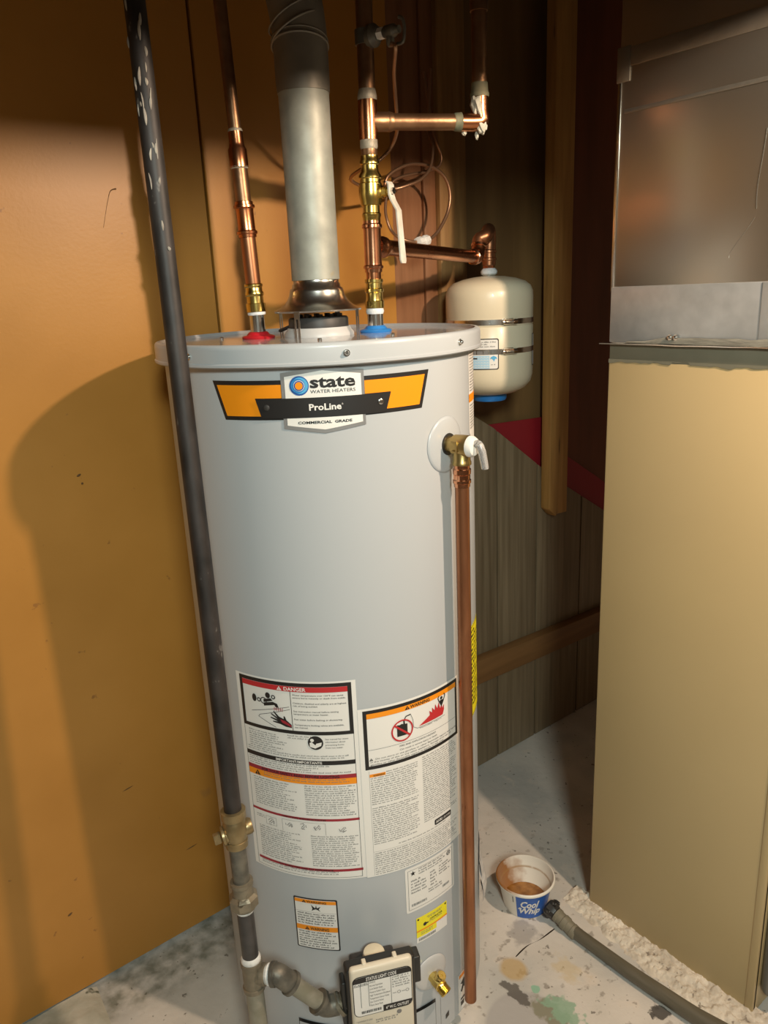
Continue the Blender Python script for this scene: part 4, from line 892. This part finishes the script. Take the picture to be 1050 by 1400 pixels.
tube('coil', [(1.395, 1.52, 2.05), (1.385, 1.52, 1.96), (1.378, 1.52, 1.931), (1.372, 1.5, 1.892), (1.369, 1.49, 1.866), (1.349, 1.48, 1.823), (1.309, 1.47, 1.795), (1.27, 1.47, 1.781), (1.238, 1.48, 1.773), (1.226, 1.5, 1.780), (1.233, 1.5, 1.801), (1.268, 1.5, 1.821), (1.314, 1.5, 1.833), (1.372, 1.5, 1.83), (1.415, 1.5, 1.809), (1.432, 1.5, 1.771), (1.423, 1.5, 1.728), (1.382, 1.49, 1.684), (1.343, 1.48, 1.662)], .0040, 'wire_copper', ct, 8)
tube('coil', [(1.301, 1.47, 1.655), (1.268, 1.47, 1.657), (1.243, 1.48, 1.666), (1.238, 1.5, 1.683), (1.234, 1.51, 1.709), (1.239, 1.52, 1.734), (1.256, 1.53, 1.773), (1.28, 1.53, 1.8), (1.327, 1.53, 1.814), (1.38, 1.53, 1.823), (1.425, 1.53, 1.839), (1.433, 1.53, 1.864), (1.419, 1.53, 1.892), (1.413, 1.54, 1.937), (1.40, 1.55, 2.05)], .0036, 'wire_copper', ct, 8)
u1 = Vector((1.301, 1.47, 1.655)); u2 = Vector((1.343, 1.48, 1.662)); ud = (u2-u1).normalized()
lathe('plastic_union', u1 - ud*.012, ud, [(0, .005), (.002, .0125), (.016, .0130), (.018, .0085), (.028, .0085), (.030, .0130), (.044, .0125), (.046, .005)], 'white', ct, hexsides=8, angle=20)

# ================================================================== FURNACE and DUCT
FX = 1.385
fur = thing('furnace', (1.66, .77, 0), 'tan painted sheet metal furnace cabinet standing on crumbled mortar', 'furnace')
box('cabinet', (FX, .556, .004), (1.95, .983, 1.392), 'beige', fur, .004)
box('corner_flange', (FX-.003, .556, .004), (FX+.012, .574, 1.390), 'beige', fur, .003)
box('grey_strip', (FX-.0005, .558, 1.385), (1.948, .981, 1.421), 'strip_grey', fur, .002)
# ragged paint edge of the strip
vs = []; fs = []; N = 90
random.seed(11)
for i in range(N+1):
    y = .557 + (.982-.557)*i/N; d_ = .006*nz((y*3, 1, 2), 9) + .0035*nz((y, 5, 2), 60) + (.006 if .80 < y < .84 else 0)
    vs += [(FX-.0012, y, 1.3905), (FX-.0012, y, 1.3840 + d_)]
for i in range(N): fs.append((2*i, 2*i+1, 2*i+3, 2*i+2))
mesh('paint_edge', vs, fs, 'strip_grey', fur)
box('blower_door', (1.398, .520, .055), (1.94, .557, .62), 'grey_door', fur, .018, 4)
box('burner_door', (1.398, .520, .635), (1.94, .557, 1.36), 'grey_door', fur, .018, 4)
for z in (.10, .33, .58): lathe('screw', (1.412, .521, z), (0, -1, 0), [(0, .005), (.002, .005), (.004, .003)], 'bright_steel', fur, 10)
duct = thing('sheet_metal_duct', (1.66, .77, 1.421), 'shiny sheet metal duct rising from top of the tan furnace', 'duct')
box('duct_body', (FX, .556, 1.525), (1.95, .981, 2.45), 'duct', duct, .002)
box('duct_collar', (FX-.002, .553, 1.424), (1.952, .982, 1.5340), 'duct_low', duct, .002)
box('collar_lap', (FX-.0035, .553, 1.428), (FX, .672, 1.5335), 'duct_low', duct, .001)
# flange with a wavy edge
vs = []; fs = []
for i in range(61):
    y = .548 + (1.000-.548)*i/60; zz = 1.4215 + .0012*nz((y, 3, 1), 14)
    vs += [(FX-.011, y, zz-.0008), (FX-.011, y, zz+.0012), (FX+.02, y, zz+.0022), (FX+.02, y, zz-.0008)]
for i in range(60):
    for k in range(4): a, b = i*4+k, i*4+(k+1) % 4; fs.append((a, b, b+4, a+4))
fs += [(0, 1, 2, 3), (243, 242, 241, 240)]
mesh('flange', vs, fs, 'bright_steel', duct, True)
# smeared sealant above the flange
vs = []; fs = []
for i in range(71):
    y = .556 + (.972-.556)*i/70; h = .004 + .0085*max(0, min(1, (.905-y)/.05)) + .003*nz((y, 1, 8), 30) - (.004 if y > .94 else 0)
    vs += [(FX-.0042, y, 1.4235), (FX-.0058, y, 1.4235 + h*.5), (FX-.0042, y, 1.4235 + max(.001, h))]
for i in range(70):
    for k in range(2): a = i*3+k; fs.append((a, a+1, a+4, a+3))
mesh('sealant', vs, fs, 'sealant', duct)
for y in (.842, .830): lathe('screw', (FX-.004, y, 1.4365), (-1, 0, 0), [(0, .0055), (.002, .0055), (.002, .0038), (.006, .0035), (.007, .002)], 'bright_steel', duct, 12)
box('raised_seam', (FX-.0018, .556, 1.8500), (FX+.001, .968, 1.8575), 'foil_tape', duct, .0008)
box('edge_flange', (FX-.0012, .9755, 1.525), (FX+.0015, .9835, 1.925), 'bright_steel', duct, .0008)
box('foil_tape', (FX-.0014, .556, 1.930), (FX+.001, .984, 1.962), 'foil_tape', duct, .0006)
box('foil_tape', (FX-.0022, .958, 1.905), (FX+.001, .986, 1.965), 'foil_tape', duct, .0006)
tube('scratch', [(FX-.0003, .689, 1.779), (FX-.0003, .691, 1.751), (FX-.0003, .697, 1.689), (FX-.0003, .696, 1.654)], .0007, 'bright_steel', duct, 5)
tube('scratch', [(FX-.0002, .697, 1.640), (FX-.0002, .711, 1.620), (FX-.0002, .735, 1.588), (FX-.0002, .738, 1.576)], .0006, 'foil_tape', duct, 5)

# ================================================================== TUB, RUSTY WATER, HOSE
tq = Vector((1.268, 1.096, 0))
tub = thing('plastic_tub', tq, 'small white food tub with blue printed panel and rusty inside on floor', 'tub')
lathe('tub_wall', tq, Z, [(.003, 0), (.001, .050), (.000, .0545), (.004, .0560), (.078, .0700), (.078, .0735), (.080, .0755), (.084, .0757), (.0865, .0740), (.0868, .0715), (.082, .0695), (.062, .0655), (.060, .0640), (.010, .0545), (.006, .050), (.006, 0)], ['tub_white', 'tub_inside'], tub, 64, matfn=lambda i: 1 if i >= 7 else 0, closed=True, angle=50)
wt = lathe('rusty_water', tq, Z, [(.0065, 0), (.0065, .0535), (.015, .0550), (.0155, .0)], 'rust_water', None, 48, closed=True)
wt['kind'] = 'stuff'; wt['label'] = 'rusty brown water pooled inside the white tub'; wt['category'] = 'water'
class Cone:
    curved = True
    def __init__(s, c, th0): s.c = c; s.th0 = th0; s.r = .063
    def p(s, u, z, off=0):
        a = s.th0 + u/s.r; k = .0560 + (.0700-.0560)*(z-.004)/(.078-.004) + off; return Vector((s.c.x + k*math.cos(a), s.c.y + k*math.sin(a), z))
CN = Cone(tq, math.atan2(-tq.y, -tq.x))
pb = decal('blue_panel', CN, [[(-.022, .002), (.070, .002), (.070, .0745), (-.022, .0745)]], 0, 'tub_blue', tub, step=.006)
text('brand_lettering', CN, 'Cool', (-.0110, .0340, .0400, .0640), 2, 'label_white', pb, bold=.035, shear=.25)
text('brand_lettering', CN, 'Whip', (-.0150, .0400, .0130, .0400), 2, 'label_white', pb, bold=.035, shear=.25)
decal('swash', CN, [line((-.0175, .0340), (-.0085, .0375), .0028)], 2, 'label_white', pb)
decal('print_mark', CN, [rect(-.0310, -.0285, .050, .070)], 0, 'print_grey', tub)

ho = thing('garden_hose', (1.272, .80, 0), 'dark grey hose lying on concrete toward the white tub', 'hose')
HP = [(1.2695, .985, .0300), (1.2705, .945, .0195), (1.272, .847, .0170), (1.273, .769, .0175), (1.277, .697, .0185), (1.281, .63, .0195), (1.292, .56, .0205), (1.306, .46, .0210), (1.32, .30, .0210)]
tube('hose_body', HP, .0155, 'hose', ho, 24, rfun=lambda t: .0140 + .0060*t)
hdv = Vector((-.03, 1, .30)).normalized(); hq = Vector((1.2697, .976, .0275))
lathe('hose_cuff', hq, hdv, [(-.045, .0150), (-.043, .0172), (-.030, .0172), (-.028, .0160), (-.016, .0160), (-.014, .0178), (-.002, .0178), (0, .0160), (.010, .0158), (.012, .0175), (.020, .0170), (.021, .0120)], 'hose_band', ho, 24, angle=25)
kq = hq + hdv*.020
cp = lathe('black_coupling', kq, hdv, [(0, .0120), (.002, .0170), (.008, .0190), (.012, .0215), (.024, .0215), (.029, .0170), (.029, .0100)], 'black_plastic', ho, hexsides=10, angle=20)
for k in range(5):
    a = 2*PI*k/5 + .3; x_, y_, _ = frame_of(hdv); q = kq + hdv*.018 + (x_*math.cos(a) + y_*math.sin(a))*.0205
    lump(q, .0062, 'black_plastic', cp, (1, 1.6, 1), 'coupling_lug')
